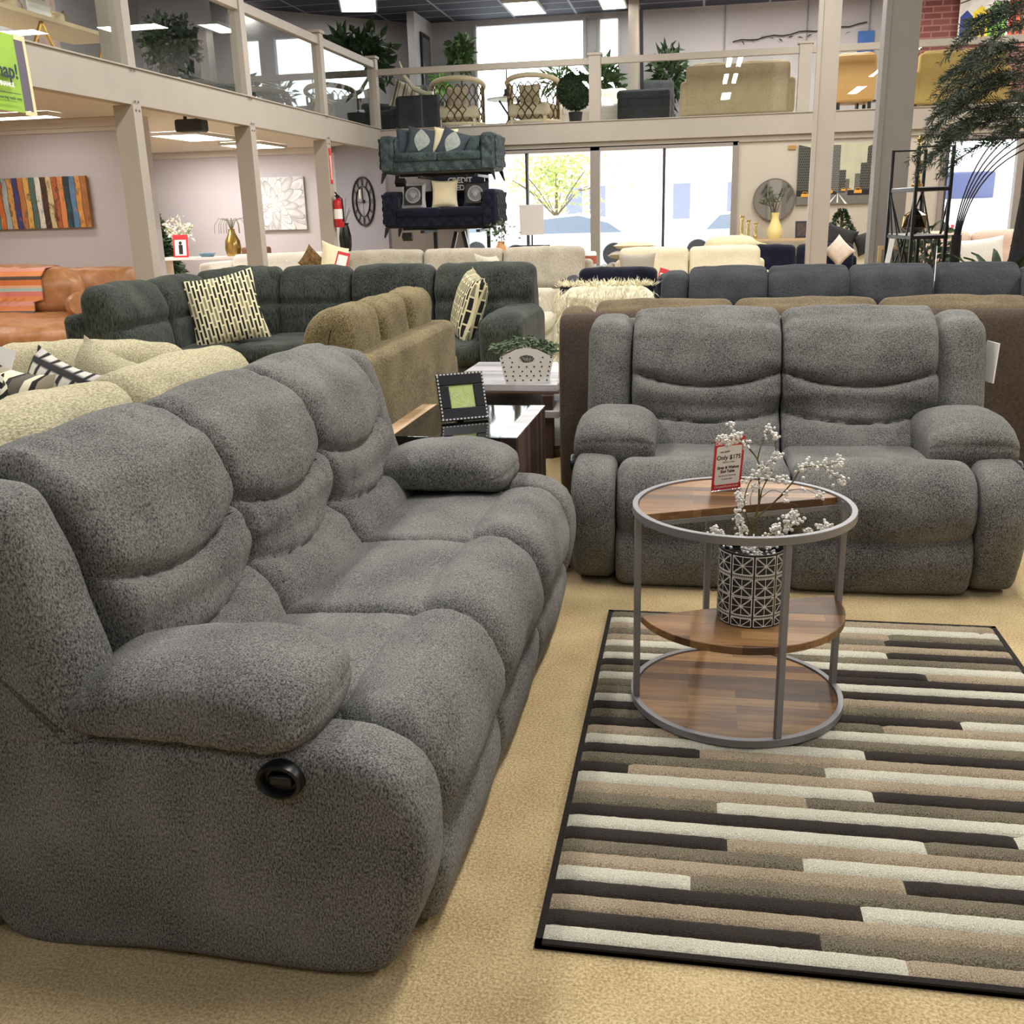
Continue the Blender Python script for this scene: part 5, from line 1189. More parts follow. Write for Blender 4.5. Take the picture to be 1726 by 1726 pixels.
for k in range(9):
    a = RN.uniform(0, 6.28); P = [(0, 0, .3), (.05 * math.cos(a), .03 * math.sin(a), .5), (RN.uniform(.08, .26) * math.cos(a), .08 * math.sin(a), RN.uniform(.55, .85))]; mb.tube(P, .004, 5)
    for j in range(14): f = RN.uniform(.4, 1); p = Vector(P[1]).lerp(Vector(P[2]), f); mb2.leaf(p, (RN.gauss(0, 1), RN.gauss(0, 1), RN.gauss(.3, 1)), .05, .015)
b = mb.obj('branches', TWIG, t); mb2.obj('leaves', LEAF3, b)
t = thing('small_photo_frame', 'small dark photo frame standing at the right end of the console table', 'picture frame', (1.64, 17.2, .873), (-.15, 0, .1)); MB().box(-.1, .1, -.01, .01, 0, .26).obj('frame_border', FRM, t); MB().box(-.07, .07, -.012, -.01, .03, .23).obj('print', mat('dark photo', (70, 58, 54), .5, var=.6, scale=20), t)

def bush(name, label, cat, loc, fn, n, ll, lw, lm, parts=(), group=None, kind=None):
    t = thing(name, label, cat, loc, 0, group); mb = MB()
    for _ in range(n):
        p, d = fn(); mb.leaf(p, d, RN.uniform(.7, 1.3) * ll, RN.uniform(.8, 1.2) * lw)
    mb.obj('foliage', lm, t)
    for nm, m, f in parts: b = MB(); f(b); b.obj(nm, m, t)
    return t
def cone(h, r, z0=0.):
    def f():
        z = RN.random() ** 1.2; a = RN.uniform(0, 2 * PI); q = r * (1 - z) * (.75 + .35 * RN.random()) + .02; return (q * math.cos(a), q * math.sin(a), z0 + z * h), (math.cos(a), math.sin(a), RN.uniform(-.4, .9))
    return f
def blob(rx, ry, rz, cz=0., hollow=.55):
    def f():
        d = Vector((RN.gauss(0, 1), RN.gauss(0, 1), RN.gauss(0, 1))).normalized(); k = hollow + (1 - hollow) * RN.random(); return (d.x * rx * k, d.y * ry * k, cz + d.z * rz * k), d + Vector((RN.gauss(0, .6), RN.gauss(0, .6), RN.gauss(0, .6)))
    return f
POTB = mat('black planter', (30, 32, 36), .4); POTW = mat('white planter', (220, 218, 212), .5)
def potf(r, h, z=0.): return lambda b: b.lathe([(0, 0), (r * .8, 0), (r, h), (r * .9, h), (r * .85, h * .9), (0, h * .9)], 20, (0, 0, z))
def trunkf(h, r=.02, z=0.): return lambda b: b.tube([(0, 0, z), (.01, 0, z + h * .5), (0, 0, z + h)], r, 7)
bush('cone_topiary', 'tall dark green cone shaped artificial tree beside the first left post', 'artificial tree', (-9.95, 17.4, 0), cone(1.8, .6, .2), 3200, .15, .08, LEAF, (('pot', POTB, potf(.2, .25)), ('trunk', TWIG, trunkf(1.4))))
bush('small_topiary', 'small cone shaped conifer above the ivory sofa', 'artificial tree', (2.03, 15.6, .78), cone(.42, .2, .1), 900, .055, .025, LEAF, (('trunk', TWIG, trunkf(.5)), ('pot', POTB, potf(.1, .12))))
o = MB().box(-.35, .35, -.2, .2, 0, .77); o = o.obj('side_cabinet', mat('dark cabinet', (40, 38, 40), .5), loc=(2.05, 15.6, 0), bevel=.004); tag(o, 'dark cabinet behind the ivory sofa carrying the small conifer', 'cabinet')
t = bush('white_flowers', 'white flowering stems in a vase left of the golden vase', 'flowers', (-8.5, 16.0, .92), blob(.26, .2, .24, .32, .2), 130, .07, .045, mat('white petal', (232, 230, 214), .8), (('stems', mat('fresh stem', (120, 140, 70), .7), lambda b: [b.tube([(0, 0, 0), (.1 * math.cos(k), .1 * math.sin(k), .2), (.24 * math.cos(k), .18 * math.sin(k), .38)], .006, 5) for k in range(8)]), ('vase', GOLD, lambda b: b.lathe([(0, -.1), (.07, -.1), (.09, 0), (.05, .1), (.06, .14), (.03, .1), (0, 0)], 20))))
t = thing('console_table', 'low white console behind the green sectional carrying the golden vase', 'console table', (-7.5, 15.9, 0)); MB().box(-1.3, .9, -.2, .2, .77, .815).obj('table_top', WHT, t, bevel=.004)
for x in (-1.25, .85): MB().box(x - .03, x + .03, -.18, .18, 0, .77).obj('leg', WHT, t)
t = thing('red_sign', 'red bordered sign with a black figure standing by the white flowers', 'sign', (-8.38, 15.75, .816), (-.1, 0, 0)); MB().box(-.13, .13, -.006, .006, 0, .36).obj('panel', REDC, t); MB().box(-.10, .10, -.008, -.006, .03, .28).obj('printed_panel', PAPER, t)
mb = MB(); mb.box(-.03, .04, -.010, -.008, .05, .2); mb.ball((.0, -.009, .23), .03, 8, sq=(1, .1, 1)); mb.obj('figure_print', INK, t)
t = thing('golden_vase', 'golden bottle shaped vase with drooping grass stems on the low console', 'vase', (-7.52, 15.9, .816)); MB().lathe([(0, 0), (.11, 0), (.13, .12), (.12, .24), (.06, .36), (.045, .42), (.06, .43), (.03, .40), (0, .3)], 28).obj('body', mat('antique gold', (178, 150, 84), .25, metal=.8), t)
mb = MB()
for k in range(16):
    a = k * .42; r = RN.uniform(.16, .34); mb.tube([(0, 0, .38), (.25 * r * math.cos(a), .2 * r * math.sin(a), .56), (.7 * r * math.cos(a), .4 * r * math.sin(a), .6), (r * math.cos(a), .5 * r * math.sin(a), .5), (1.05 * r * math.cos(a), .5 * r * math.sin(a), .36)], .004, 4)
mb.obj('grass_stems', mat('dry grass', (120, 122, 96), .8), t)
o = MB().lathe([(0, 0), (.1, 0), (.15, .06), (.14, .06), (.09, .01), (0, .01)], 20).obj('blue_bowl', mat('blue glaze', (120, 160, 186), .3), loc=(-7.97, 15.85, .816)); tag(o, 'small pale blue bowl on the low console left of the golden vase', 'bowl')
o = pbox(MB(), -.22, .22, -.12, .12, 0, .14, .04, .0).obj('woven_basket', mat('brown woven cane', (122, 88, 60), .8, var=.4, scale=60), loc=(-7.12, 15.9, .816)); tag(o, 'brown woven basket on the low console right of the golden vase', 'basket')
t = thing('black_side_table', 'small black side table below the wall clock', 'side table', (-5.55, 15.9, 0)); MB().lathe([(0, .80), (.26, .80), (.26, .83), (0, .83)], 28).obj('table_top', BLACKM, t)
for k in range(3): MB().bar((0, 0, .8), (.2 * math.cos(k * 2.1), .2 * math.sin(k * 2.1), 0), .025).obj('leg', BLACKM, t)
t = thing('black_vase', 'tall black vase with thin dark twigs on the black side table', 'vase', (-5.58, 15.9, .831)); MB().lathe([(0, 0), (.07, 0), (.095, .1), (.1, .25), (.075, .38), (.06, .43), (.08, .46), (.05, .44), (0, .3)], 24).obj('body', BLACKP, t)
mb = MB()
for k in range(7): a = k * .9; mb.tube([(0, 0, .4), (.05 * math.cos(a), .04 * math.sin(a), .55), (.12 * math.cos(a), .1 * math.sin(a), .66 + .03 * k)], .004, 4)
mb.obj('twigs', TWIG, t)
t = thing('ceiling_speaker', 'dark speaker box hanging under the loft between the first two left posts', 'ceiling speaker', (-5.85, 11.6, 2.64)); pbox(MB(), -.17, .17, -.1, .1, -.26, -.12, .03, 0).obj('housing', mat('dark grey plastic', (60, 62, 66), .5), t)
for x in (-.07, .07): MB().box(x - .015, x + .015, -.015, .015, -.14, .0).obj('bracket', BLACKM, t)
t = thing('easel_sign', 'grey card sign on a thin stand in front of the storefront window', 'sign', (-2.7, 16.9, 0)); MB().box(-.2, .2, -.01, .01, 1.02, 1.5).obj('panel', mat('pale grey card', (206, 200, 198), .7), t); MB().bar((0, .02, 0), (0, .02, 1.5), .025).obj('stand', BLACKM, t); MB().box(-.3, .3, -.02, .02, .84, .86).obj('cross_bar', BLACKM, t)
t = thing('amber_vase', 'small amber vase of green sprigs behind the beige sofa', 'vase', (-2.86, 15.0, .80)); MB().lathe([(0, 0), (.07, 0), (.08, .1), (.05, .16), (.06, .18), (0, .15)], 20).obj('body', mat('amber glaze', (206, 150, 96), .35), t)
mb = MB()
for _ in range(90): mb.leaf((RN.gauss(0, .09), RN.gauss(0, .06), .3 + RN.gauss(0, .09)), (RN.gauss(0, 1), RN.gauss(0, 1), RN.gauss(.4, 1)), .07, .03)
b = mb.obj('leaves', LEAF3, t); MB().tube([(0, 0, .1), (.02, 0, .35)], .005, 5).obj('stem', TWIG, b)
o = MB().box(-.5, .5, -.15, .15, 0, .80).obj('window_bench', WHT, loc=(-2.9, 15.0, 0), bevel=.004); tag(o, 'narrow white cabinet behind the beige sofa carrying the amber vase', 'cabinet')
t = thing('candle_jar', 'red labelled candle jar on the small table left of the cream sofa', 'candle', (-1.32, 12.9, .70)); MB().lathe([(0, 0), (.07, 0), (.075, .02), (.075, .17), (.06, .19), (0, .19)], 24).obj('jar', WHITE, t); MB().lathe([(.076, .04), (.077, .04), (.077, .14), (.076, .14)], 24).obj('label_band', mat('rust label', (170, 92, 72), .6), t)
t = thing('lamp_table', 'small black table between the beige and cream sofas', 'side table', (-1.42, 12.95, 0)); MB().box(-.24, .24, -.2, .2, .66, .699).obj('table_top', BLACKM, t, bevel=.004)
for x in (-.2, .2):
    for y in (-.16, .16): MB().box(x - .015, x + .015, y - .015, y + .015, 0, .66).obj('leg', BLACKM, t)
t = thing('grey_card_frame', 'small grey framed card on the black table left of the candle jar', 'picture frame', (-1.55, 12.9, .70), (-.2, 0, .1)); MB().box(-.08, .08, -.008, .008, 0, .2).obj('frame_border', DKG, t); MB().box(-.06, .06, -.01, -.008, .02, .18).obj('print', PAPER, t)

# ------------------------------------------------------------------ shelf, arc lamp, plants at the right
t = thing('metal_etagere', 'open black metal shelf with cross braces in front of the wide grey column', 'shelf', (1.83, 8.8, 0), rad(8)); PW = .024
for x in (-.135, .135):
    for y, h in ((0, 1.80), (.62, 1.80)): MB().box(x - PW / 2, x + PW / 2, y - PW / 2, y + PW / 2, 0, h).obj('post', BLACKM, t)
for y in (0, .62): MB().box(-.135, .135, y - PW / 2, y + PW / 2, 1.787, 1.80).obj('top_bar', BLACKM, t)
for z in (.15, .62, 1.12, 1.49):
    s = MB().box(-.14, .14, -.01, .63, z - .03, z - .004).obj('shelf_frame', BLACKM, t); MB().box(-.13, .13, .0, .62, z - .003, z + .004).obj('shelf_board', mat('pale shelf top', (214, 212, 214), .2), s)
for x in (-.135, .135):
    for a in (((x, 0, 1.45), (x, .31, .65)), ((x, .62, 1.45), (x, .31, .65)), ((x, .02, .65), (x, .6, 1.45))): MB().bar(*a, .012).obj('brace', BLACKM, t)
for a in (((-.135, .62, 1.46), (.12, .62, .65)), ((.135, .62, 1.46), (-.12, .62, .65))): MB().bar(*a, .012).obj('brace', BLACKM, t)
o = MB().box(-.02, .02, -.003, .003, -.2, 0).obj('hang_tag', PAPER, loc=(1.55, 8.78, 1.10), rot=(0, .14, .2)); tag(o, 'long white tag hanging at the left of the metal shelf', 'price tag')
t = thing('gold_sculpture', 'slender twisted gold sculpture on the upper shelf of the metal shelf', 'sculpture', (1.74, 8.98, 1.496)); mb = MB()
for s in (0, PI): mb.tube([(.02 * math.cos(k * .5 + s) * (1 - k / 40), .02 * math.sin(k * .5 + s) * (1 - k / 40), .03 + k * .0125) for k in range(25)], [.011 + .004 * math.sin(k * .7) for k in range(25)], 8)
mb.ball((0, 0, .365), .028, 12); mb.obj('twist', GOLD, t); MB().lathe([(0, 0), (.045, 0), (.045, .02), (.02, .035), (0, .035)], 20).obj('base', GOLD, t)
me = bmesh.new(); bmesh.ops.create_icosphere(me, subdivisions=1, radius=.105)
mb = MB(); V = [tuple(v.co) for v in me.verts]; Fs = [tuple(v.index for v in f.verts) for f in me.faces]; me.free()
fr = MB()
for f in Fs:
    mb.add([V[i] for i in f], [(0, 1, 2)], RN.choice((0, 0, 1)))
    for i in range(3): fr.bar(V[f[i]], V[f[(i + 1) % 3]], .006)
t = thing('geometric_ornament', 'faceted gold and black geometric ornament on the lower shelf of the metal shelf', 'ornament', (1.75, 8.98, 1.226)); mb.obj('facets', [mat('smoky mirror', (60, 56, 54), .1, metal=.8), mat('pale brass', (170, 150, 116), .25, metal=.8)], t, smooth=False); fr.obj('edges', GOLD, t)
t = thing('arc_lamp', 'black arc floor lamp whose five thin arms fan out beside the metal shelf', 'floor lamp', (2.02, 8.7, 0))
MB().lathe([(0, 0), (.16, 0), (.16, .03), (.04, .04), (.04, .95), (.036, 1.12), (0, 1.12)], 24).obj('stem', BLACKM, t)
for k in range(5):
    e = .05 * k; P = []
    for j in range(14):
        f = j / 13; P.append((.02 * (k - 2) / 2 + .10 * f + (.28 + e * 1.2) * f ** 2.4 * 1.3, -.1 * (k - 2) * f * .6, 1.1 + 1.05 * f - (.12 + .05 * k) * f ** 3))
    a = MB().tube(P, .006, 6).obj('arm', BLACKM, t); MB().lathe([(.02, 0), (.09, -.06), (.085, -.06), (.015, -.005)], 16, P[-1]).obj('lamp_shade', mat('white shade', (230, 226, 216), .5), a)
# big needle leaved tree
t = thing('podocarpus_tree', 'tall artificial tree with long needle leaf sprays at the right edge', 'artificial tree', (2.42, 8.3, 0))
mb = MB(); tw = MB()
def spray(p, d, L, lv=2):
    d = d.normalized(); n = max(5, int(L / .018)); P = []; q = Vector(p); dd = d.copy()
    for i in range(n + 1):
        P.append(q.copy()); dd = (dd + Vector((0, 0, -.030 if lv == 2 else -.012))).normalized(); q = q + dd * L / n
    tw.tube(P[::2] if len(P) > 4 else P, .004 if lv == 2 else .0022, 4)
    for i in range(1, n + 1):
        f = i / n
        if lv == 1 or f > .3:
            sd = (P[i] - P[i - 1]).normalized(); o = sd.orthogonal().normalized()
            for k in range(3 if lv == 1 else 2):
                v = Matrix.Rotation(RN.uniform(0, 6.28), 3, sd) @ o; mb.leaf(P[i], v * .8 + sd * .75, RN.uniform(.045, .075) * (1.1 - .5 * f), .007, fold=.1)
        if lv == 2 and f > .2 and i % 2 == 0:
            o = sd.cross(Vector((0, 0, 1))) if False else (P[i] - P[i - 1]).normalized().cross(Vector((0, 0, 1))).normalized()
            for s in (-1, 1):
                if RN.random() < .7: spray(P[i], (P[i] - P[i - 1]).normalized() * .9 + o * s * .8 + Vector((0, 0, RN.uniform(-.2, .35))), L * (.42 - .25 * f) * RN.uniform(.7, 1.2), 1)
for z, a, L in ((1.78, 195, .72), (1.92, 172, .85), (2.02, 205, .95), (2.14, 185, 1.0), (2.22, 165, .8), (2.32, 200, .85), (2.42, 178, .75), (2.52, 215, .8), (2.6, 190, .75), (1.85, 230, .6), (2.05, 250, .7), (2.3, 245, .8), (2.45, 265, .7), (2.0, 150, .7), (2.2, 140, .7), (2.4, 150, .8), (2.1, 290, .6), (2.35, 300, .7), (2.2, 30, .7), (2.4, 60, .7), (2.0, 100, .6), (2.66, 180, .6), (2.66, 230, .6)):
    spray((0, 0, z), Vector((math.cos(rad(a)), math.sin(rad(a)), .34)), L)
mb.obj('needles', mat('needle green', (44, 58, 42), .6, var=.4, scale=6), t); tw.obj('twigs', mat('dark twig', (44, 40, 34), .8), t)
MB().tube([(0, 0, .3), (-.02, 0, .8), (.02, 0, 1.4), (0, 0, 2.0), (.01, 0, 2.7)], [.10, .10, .095, .085, .05], 12).obj('trunk', mat('dark trunk', (40, 38, 40), .8, var=.4, scale=30), t)
MB().lathe([(0, 0), (.2, 0), (.24, .34), (.21, .34), (.2, .3), (0, .3)], 28).obj('pot', POTB, t)
t = thing('broad_leaf_plant', 'broad strap leaf plant with one bright leaf behind the charcoal sectional', 'plant', (2.22, 8.12, .0)); mb = MB()
for k in range(22):
    a = RN.uniform(0, 6.28); L = RN.uniform(.35, .6); p = Vector((0, 0, .62)); d = Vector((math.cos(a) * .55, math.sin(a) * .55, .85)); V = []
    sd = Vector((-math.sin(a), math.cos(a), 0)); n = 7
    for i in range(n + 1):
        f = i / n; w = .045 * math.sin(PI * (.08 + .92 * f) ** .8) + .002; V += [p - sd * w, p + Vector((0, 0, -.012)), p + sd * w]; d = d + Vector((0, 0, -.24 * f)); p = p + d.normalized() * L / n
    F = [];
    for i in range(n): F += [(3 * i, 3 * i + 1, 3 * i + 4, 3 * i + 3), (3 * i + 1, 3 * i + 2, 3 * i + 5, 3 * i + 4)]
    mb.add(V, F, 1 if k == 3 else 0)
mb.obj('leaves', [LEAF, mat('bright leaf', (110, 150, 50), .5)], t, ang=80); MB().lathe([(0, 0), (.16, 0), (.2, .6), (.17, .6), (0, .58)], 24).obj('pot', POTB, t)
bush('leafy_plant', 'leafy pale green plant behind the foot of the metal shelf', 'plant', (2.02, 9.75, .0), blob(.24, .2, .34, .86, .3), 300, .12, .05, LEAF3, (('pot', POTW, potf(.16, .5)), ('stems', TWIG, lambda b: [b.tube([(0, 0, .4), (.06 * math.cos(k), .06 * math.sin(k), .7), (.16 * math.cos(k), .16 * math.sin(k), 1.0)], .006, 5) for k in range(7)])))
bush('shrub_plant', 'dense small leaved green plant below the tree at the right edge', 'plant', (2.82, 8.9, .0), blob(.26, .24, .26, .90, .3), 600, .09, .05, LEAF, (('pot', POTB, potf(.2, .55)), ('stems', TWIG, trunkf(.5, .015, .45))))
o = MB().box(-.15, .15, -.02, .02, 0, .22).obj('wooden_frame', mat('pale wood frame', (176, 152, 110), .6), loc=(1.78, 9.9, .78)); MB().box(-.12, .12, -.024, -.02, .03, .19).obj('print', mat('grey print', (120, 112, 104), .7), o); tag(o, 'pale wood framed picture standing behind the metal shelf', 'picture frame')
o = MB().box(-.2, .2, -.15, .15, 0, .78).obj('low_cabinet', mat('grey cabinet', (110, 104, 98), .6), loc=(1.72, 9.95, 0), bevel=.004); tag(o, 'grey cabinet behind the metal shelf carrying a wood framed picture', 'cabinet')

# ------------------------------------------------------------------ loft furniture
ZL = 2.781
CHF = mat('cream chair frame', (212, 194, 164), .55); CHU = mat('cream seat cloth', (206, 190, 164), .9); RNG = mat('bronze ring', (120, 92, 56), .4, metal=.5)
def tubchair(label, x, y, rz):
    t = thing('lattice_tub_chair', label, 'chair', (x, y, ZL), rz, 'lattice back tub chairs in the loft'); W = .46
    pbox(MB(), -.36, .36, -.36, .34, .2, .42, .06, .02).obj('seat', CHU, t)
    arc = lambda R, z, a0=-18, a1=198, n=22: [(R * math.cos(rad(a0 + (a1 - a0) * k / n)), R * .82 * math.sin(rad(a0 + (a1 - a0) * k / n)), z + (.10 * math.sin(rad(a0 + (a1 - a0) * k / n)) if z > .5 else 0)) for k in range(n + 1)]
    MB().tube(arc(W, .76), .045, 8).obj('top_rail', CHF, t); MB().tube(arc(W, .12), .03, 6).obj('bottom_rail', CHF, t)
    for a in (-18, 198): MB().bar((W * math.cos(rad(a)), W * .82 * math.sin(rad(a)), .1), (W * math.cos(rad(a)), W * .82 * math.sin(rad(a)), .76), .06).obj('arm_post', CHF, t)
    mb = MB(); R_ = W - .005
    for k in range(12):
        a0 = rad(-12 + k * 17.6)
        for s in (1, -1):
            for ph in (0, 1): mb.tube([(R_ * math.cos(a0 + s * .155 * math.sin(PI * (j / 12 * 3 + ph))), R_ * .82 * math.sin(a0 + s * .155 * math.sin(PI * (j / 12 * 3 + ph))), .14 + .62 * j / 12) for j in range(13)], .010, 5)
    mb.obj('lattice', RNG, t)
    for sx in (-.3, .3):
        for sy in (-.3, .3): MB().box(sx - .025, sx + .025, sy - .025, sy + .025, 0, .2).obj('leg', CHF, t)
    pillow_mb(.4, .36, .14).obj('loose_cushion', CHU, t, loc=(0, .2, .56), rot=(-.25, 0, 0))
tubchair('cream lattice back tub chair in the loft left of the round table', -4.25, 18.6, rad(188)); tubchair('cream lattice back tub chair in the loft beside the round topiary', -2.92, 18.7, rad(172))
t = bush('ball_topiary', 'round green ball topiary in a black pot behind the far glass railing', 'topiary', (-2.09, 18.0, ZL), blob(.285, .285, .285, .53, .9), 2600, .05, .025, LEAF, (('pot', POTB, potf(.12, .2)), ('core', LEAF, lambda b: b.ball((0, 0, .53), .26, 16)), ('trunk', TWIG, trunkf(.2, .02, .15))))
t = thing('dining_table', 'round white table on a black cross base in the loft', 'table', (-3.5, 19.6, ZL)); MB().lathe([(0, .60), (.42, .60), (.42, .63), (0, .63)], 32).obj('table_top', WHITE, t)
for s in (-1, 1): MB().bar((-.2 * s, 0, 0), (.2 * s, 0, .6), .035).obj('leg', BLACKM, t)
t = thing('table_lamp', 'thin black lamp post with a dark base on the round white loft table', 'lamp', (-3.55, 19.6, ZL + .631)); MB().lathe([(0, 0), (.09, 0), (.09, .03), (.05, .09), (.05, .16), (.012, .17), (.012, .6), (0, .6)], 16).obj('stem', POTB, t)
bush('loft_palm', 'small palm like plant on a stand before the upper window', 'plant', (-2.6, 20.2, ZL), blob(.28, .28, .22, .95, .2), 120, .26, .05, LEAF2, (('stand', POTB, potf(.12, .72)), ('trunk', TWIG, trunkf(.3, .015, .65))))
bush('hanging_tree', 'slim green leafy tree left of the upper window', 'tree', (-4.6, 20.5, ZL), blob(.24, .2, .32, 1.55, .2), 240, .16, .09, LEAF2, (('trunk', TWIG, trunkf(1.5)), ('pot', POTW, potf(.16, .3))))
bush('fig_tree', 'dark leafy fig tree spreading over the left corner of the railing', 'tree', (-5.95, 18.1, ZL), blob(.72, .4, .46, 1.22, .2), 420, .26, .12, LEAF, (('trunk', TWIG, trunkf(1.2)), ('pot', POTB, potf(.2, .35))))
bush('lime_plant', 'small lime green plant in front of the dark fig tree', 'plant', (-4.9, 19.9, ZL), blob(.14, .12, .26, .95, .2), 60, .16, .08, mat('lime leaf', (110, 160, 70), .6), (('stand', POTB, potf(.1, .65)), ('stem', TWIG, trunkf(.3, .01, .6))))
for k, (x, l) in enumerate(((-1.85, 'green leafy tree in front of the narrow upper window'), (-.62, 'dark leafy tree right of the narrow upper window'))):
    bush('loft_tree', l, 'tree', (x, 20.55 - .1 * k, ZL), blob(.34, .3, .5, .95, .2), 260, .22, .09, LEAF2 if k == 0 else LEAF, (('trunk', TWIG, trunkf(.9)), ('pot', POTB, potf(.15, .3))), 'leafy trees by the upper window')
t = sofa('dark_ottoman', 'dark charcoal storage ottoman behind the far railing', 'ottoman', .92, .6, (-1.45, 18.7, ZL), 0, CHAR, 1, .58, .6, (.1, .6), arms=(0, 0), cushions=False, frame=.56)
t = sofa('charcoal_chair', 'dark round backed chair behind the charcoal ottoman in the loft', 'chair', .6, .6, (-1.1, 19.6, ZL), 0, CHAR, 1, .42, .82, (.1, .5), arms=(0, 0), bt=.14)
t = sofa('ivory_loft_sofa', 'ivory sofa end showing behind the thick railing post in the loft', 'sofa', 1.4, .9, (-2.6, 19.2, ZL), 0, TUFT, 2, .42, .7, (.14, .55), bt=.16)
t = sofa('tan_loft_sofa', 'tan sofa seen from its back behind the far railing right of the thick post', 'sofa', 1.85, .9, (1.5, 18.95, ZL), rad(180), fabric('tan loft cloth', (150, 134, 106), (182, 166, 136), 120, .1), 2, .45, .84, (.16, .6), frame=.84, bt=.2)
t = sofa('caramel_chair', 'caramel leather chair seen from its back between the two tall columns', 'chair', .62, .7, (2.72, 18.6, ZL), rad(180), mat('caramel leather', (206, 160, 100), .5, var=.06, scale=5), 1, .45, .86, (.1, .5), arms=(0, 0), frame=.86, bt=.12, legs=.16)
t = sofa('mustard_sofa', 'mustard tan sofa seen from its back before the brick wall', 'sofa', 1.5, .9, (4.85, 19.2, ZL), rad(180), fabric('mustard cloth', (168, 142, 84), (190, 164, 104), 120, .1), 2, .45, .88, (.14, .62), frame=.88, bt=.2, legs=.12)
t = thing('low_shelf_unit', 'dark low shelf unit below the caramel chair in the loft', 'shelf', (2.5, 18.25, ZL)); MB().box(-.55, .6, -.1, .12, 0, .03).obj('board', BLACKM, t); MB().box(-.55, .6, -.1, .12, .17, .2).obj('board', BLACKM, t)
for x in (-.52, 0, .57): MB().box(x - .015, x + .015, -.1, .12, .03, .17).obj('divider', BLACKM, t)
t = thing('houses_painting', 'painting of a row of bright coloured houses on the brick wall', 'painting', (5.1, 19.96, 4.0)); MB().box(-.78, .78, -.03, 0, 0, .78).obj('canvas', WHITE, t)
hc = [mat('house paint', c, .6, var=.12, scale=12) for c in ((216, 216, 214), (48, 66, 140), (222, 200, 60), (120, 180, 70), (210, 84, 50), (200, 40, 46), (60, 54, 50))]; mb = MB()
def hq(x0, x1, z0, z1, c, d): mb.quad((x0, -.0305 - d * .001, z0), (x1, -.0305 - d * .001, z0), (x1, -.0305 - d * .001, z1), (x0, -.0305 - d * .001, z1), c)
hq(-.78, .78, 0, .78, 0, 0)
for i, (x0, x1, h, c) in enumerate(((-.76, -.56, .40, 1), (-.56, -.3, .46, 2), (-.3, -.02, .52, 3), (.02, .32, .62, 4), (.32, .76, .7, 5))):
    hq(x0, x1, 0, h, c, 1); mb.add([(x0, -.0315, h), (x1, -.0315, h), ((x0 + x1) / 2, -.0315, h + .1)], [(0, 1, 2)], c)
    for k in range(2):
        for j in range(2): xx = x0 + (x1 - x0) * (.22 + .38 * k); hq(xx, xx + .05, .08 + .17 * j, .2 + .17 * j, 6 if c != 5 else 0, 2)
mb.quad((-.78, -.034, .62), (-.78, -.034, .60), (-.3, -.034, .75), (-.3, -.034, .77), 6); mb.obj('painted_scene', hc, t, smooth=False)
o = MB().box(-.14, .14, -.02, .02, 0, .36).obj('blue_print', mat('blue canvas', (52, 96, 158), .6, var=.15, scale=8), loc=(2.95, 20.96, 4.05), rot=(0, 0, .0)); tag(o, 'small plain blue canvas on the grey loft wall beside the wide column', 'wall print')
t = thing('wall_decor', 'long thin dark branch shaped metal decor on the grey loft wall', 'wall decor', (1.3, 20.95, 4.35)); mb = MB(); mb.tube([(-.75 + k * .15, 0, .02 * math.sin(k * 1.7) + .012 * k) for k in range(17)], .012, 5)
for k in range(12): mb.leaf((-.6 + k * .17, -.01, .02), (RN.gauss(.8, .3), 0, RN.gauss(0, .5)), .12, .03)
mb.obj('branch', BLACKM, t)
t = thing('wall_mirror', 'tall dark framed mirror panel on the stub wall in the loft', 'mirror', (-5.27, 20.35, 3.3)); MB().box(0, .03, -.32, .32, 0, 1.4).obj('mirror_frame', FRM, t); MB().box(.03, .035, -.24, .24, .08, 1.32).obj('glass', mat('pale mirror', (190, 200, 206), .05, metal=1.), t)
o = MB().box(-.03, .03, -.04, .03, 0, 1.9); o = o.obj('leaning_frame', FRM, loc=(-1.06, 19.7, ZL + .1), rot=(0, -.02, 0)); tag(o, 'tall dark edged panel leaning on the taupe loft pillar', 'panel')
t = sofa('lounge_sofa', 'dark grey lounge sofa in the loft behind the railing corner', 'sofa', 1.3, .9, (-6.2, 19.0, ZL), rad(-40), CHAR, 1, .42, .8, (.16, .6), bt=.2)
pillow('swirl_pillow', 'ivory and brown swirl pillow on the lounge sofa at the railing corner', .5, .5, .16, stripemat('swirl cloth', [(0, (220, 214, 196)), (.5, (120, 104, 84)), (.75, (220, 214, 196)), (.9, (120, 104, 84))], 'X', .14), (-5.15, 18.4, ZL + .62), (-.3, .3, .3))
t = thing('tusk_sculpture', 'curved ivory coloured tusk sculpture at the railing corner', 'sculpture', (-5.0, 18.2, ZL + .42)); MB().tube([(-.18, 0, .75), (-.10, 0, .5), (.05, 0, .3), (.28, 0, .2), (.4, 0, .2)], [.012, .03, .04, .045, .04], 10).obj('tusk', mat('ivory tone', (226, 218, 190), .4), t); MB().box(-.2, .5, -.14, .14, -.42, .17).obj('plinth', CHAR, t)
t = bush('boxwood_tree', 'dark leafy bush shaped tree standing behind the left glass railing', 'tree', (-7.5, 14.5, ZL), blob(.40, .4, .44, 1.02, .3), 900, .11, .07, LEAF, (('trunk', TWIG, trunkf(.9)), ('pot', POTB, potf(.2, .35))))
t = thing('loft_bench', 'dark bench table with white edges behind the left glass railing', 'bench', (-7.0, 14.2, ZL)); MB().box(-.25, .25, -1.1, 1.4, .42, .47).obj('table_top', BLACKM, t)
for y in (-1.0, 1.3): MB().box(-.25, .25, y - .04, y + .04, 0, .42).obj('leg', WHITE, t)
t = thing('gold_leg_table', 'pale table with angled gold legs behind the left railing above the green banner', 'table', (-6.25, 9.35, ZL + .014))
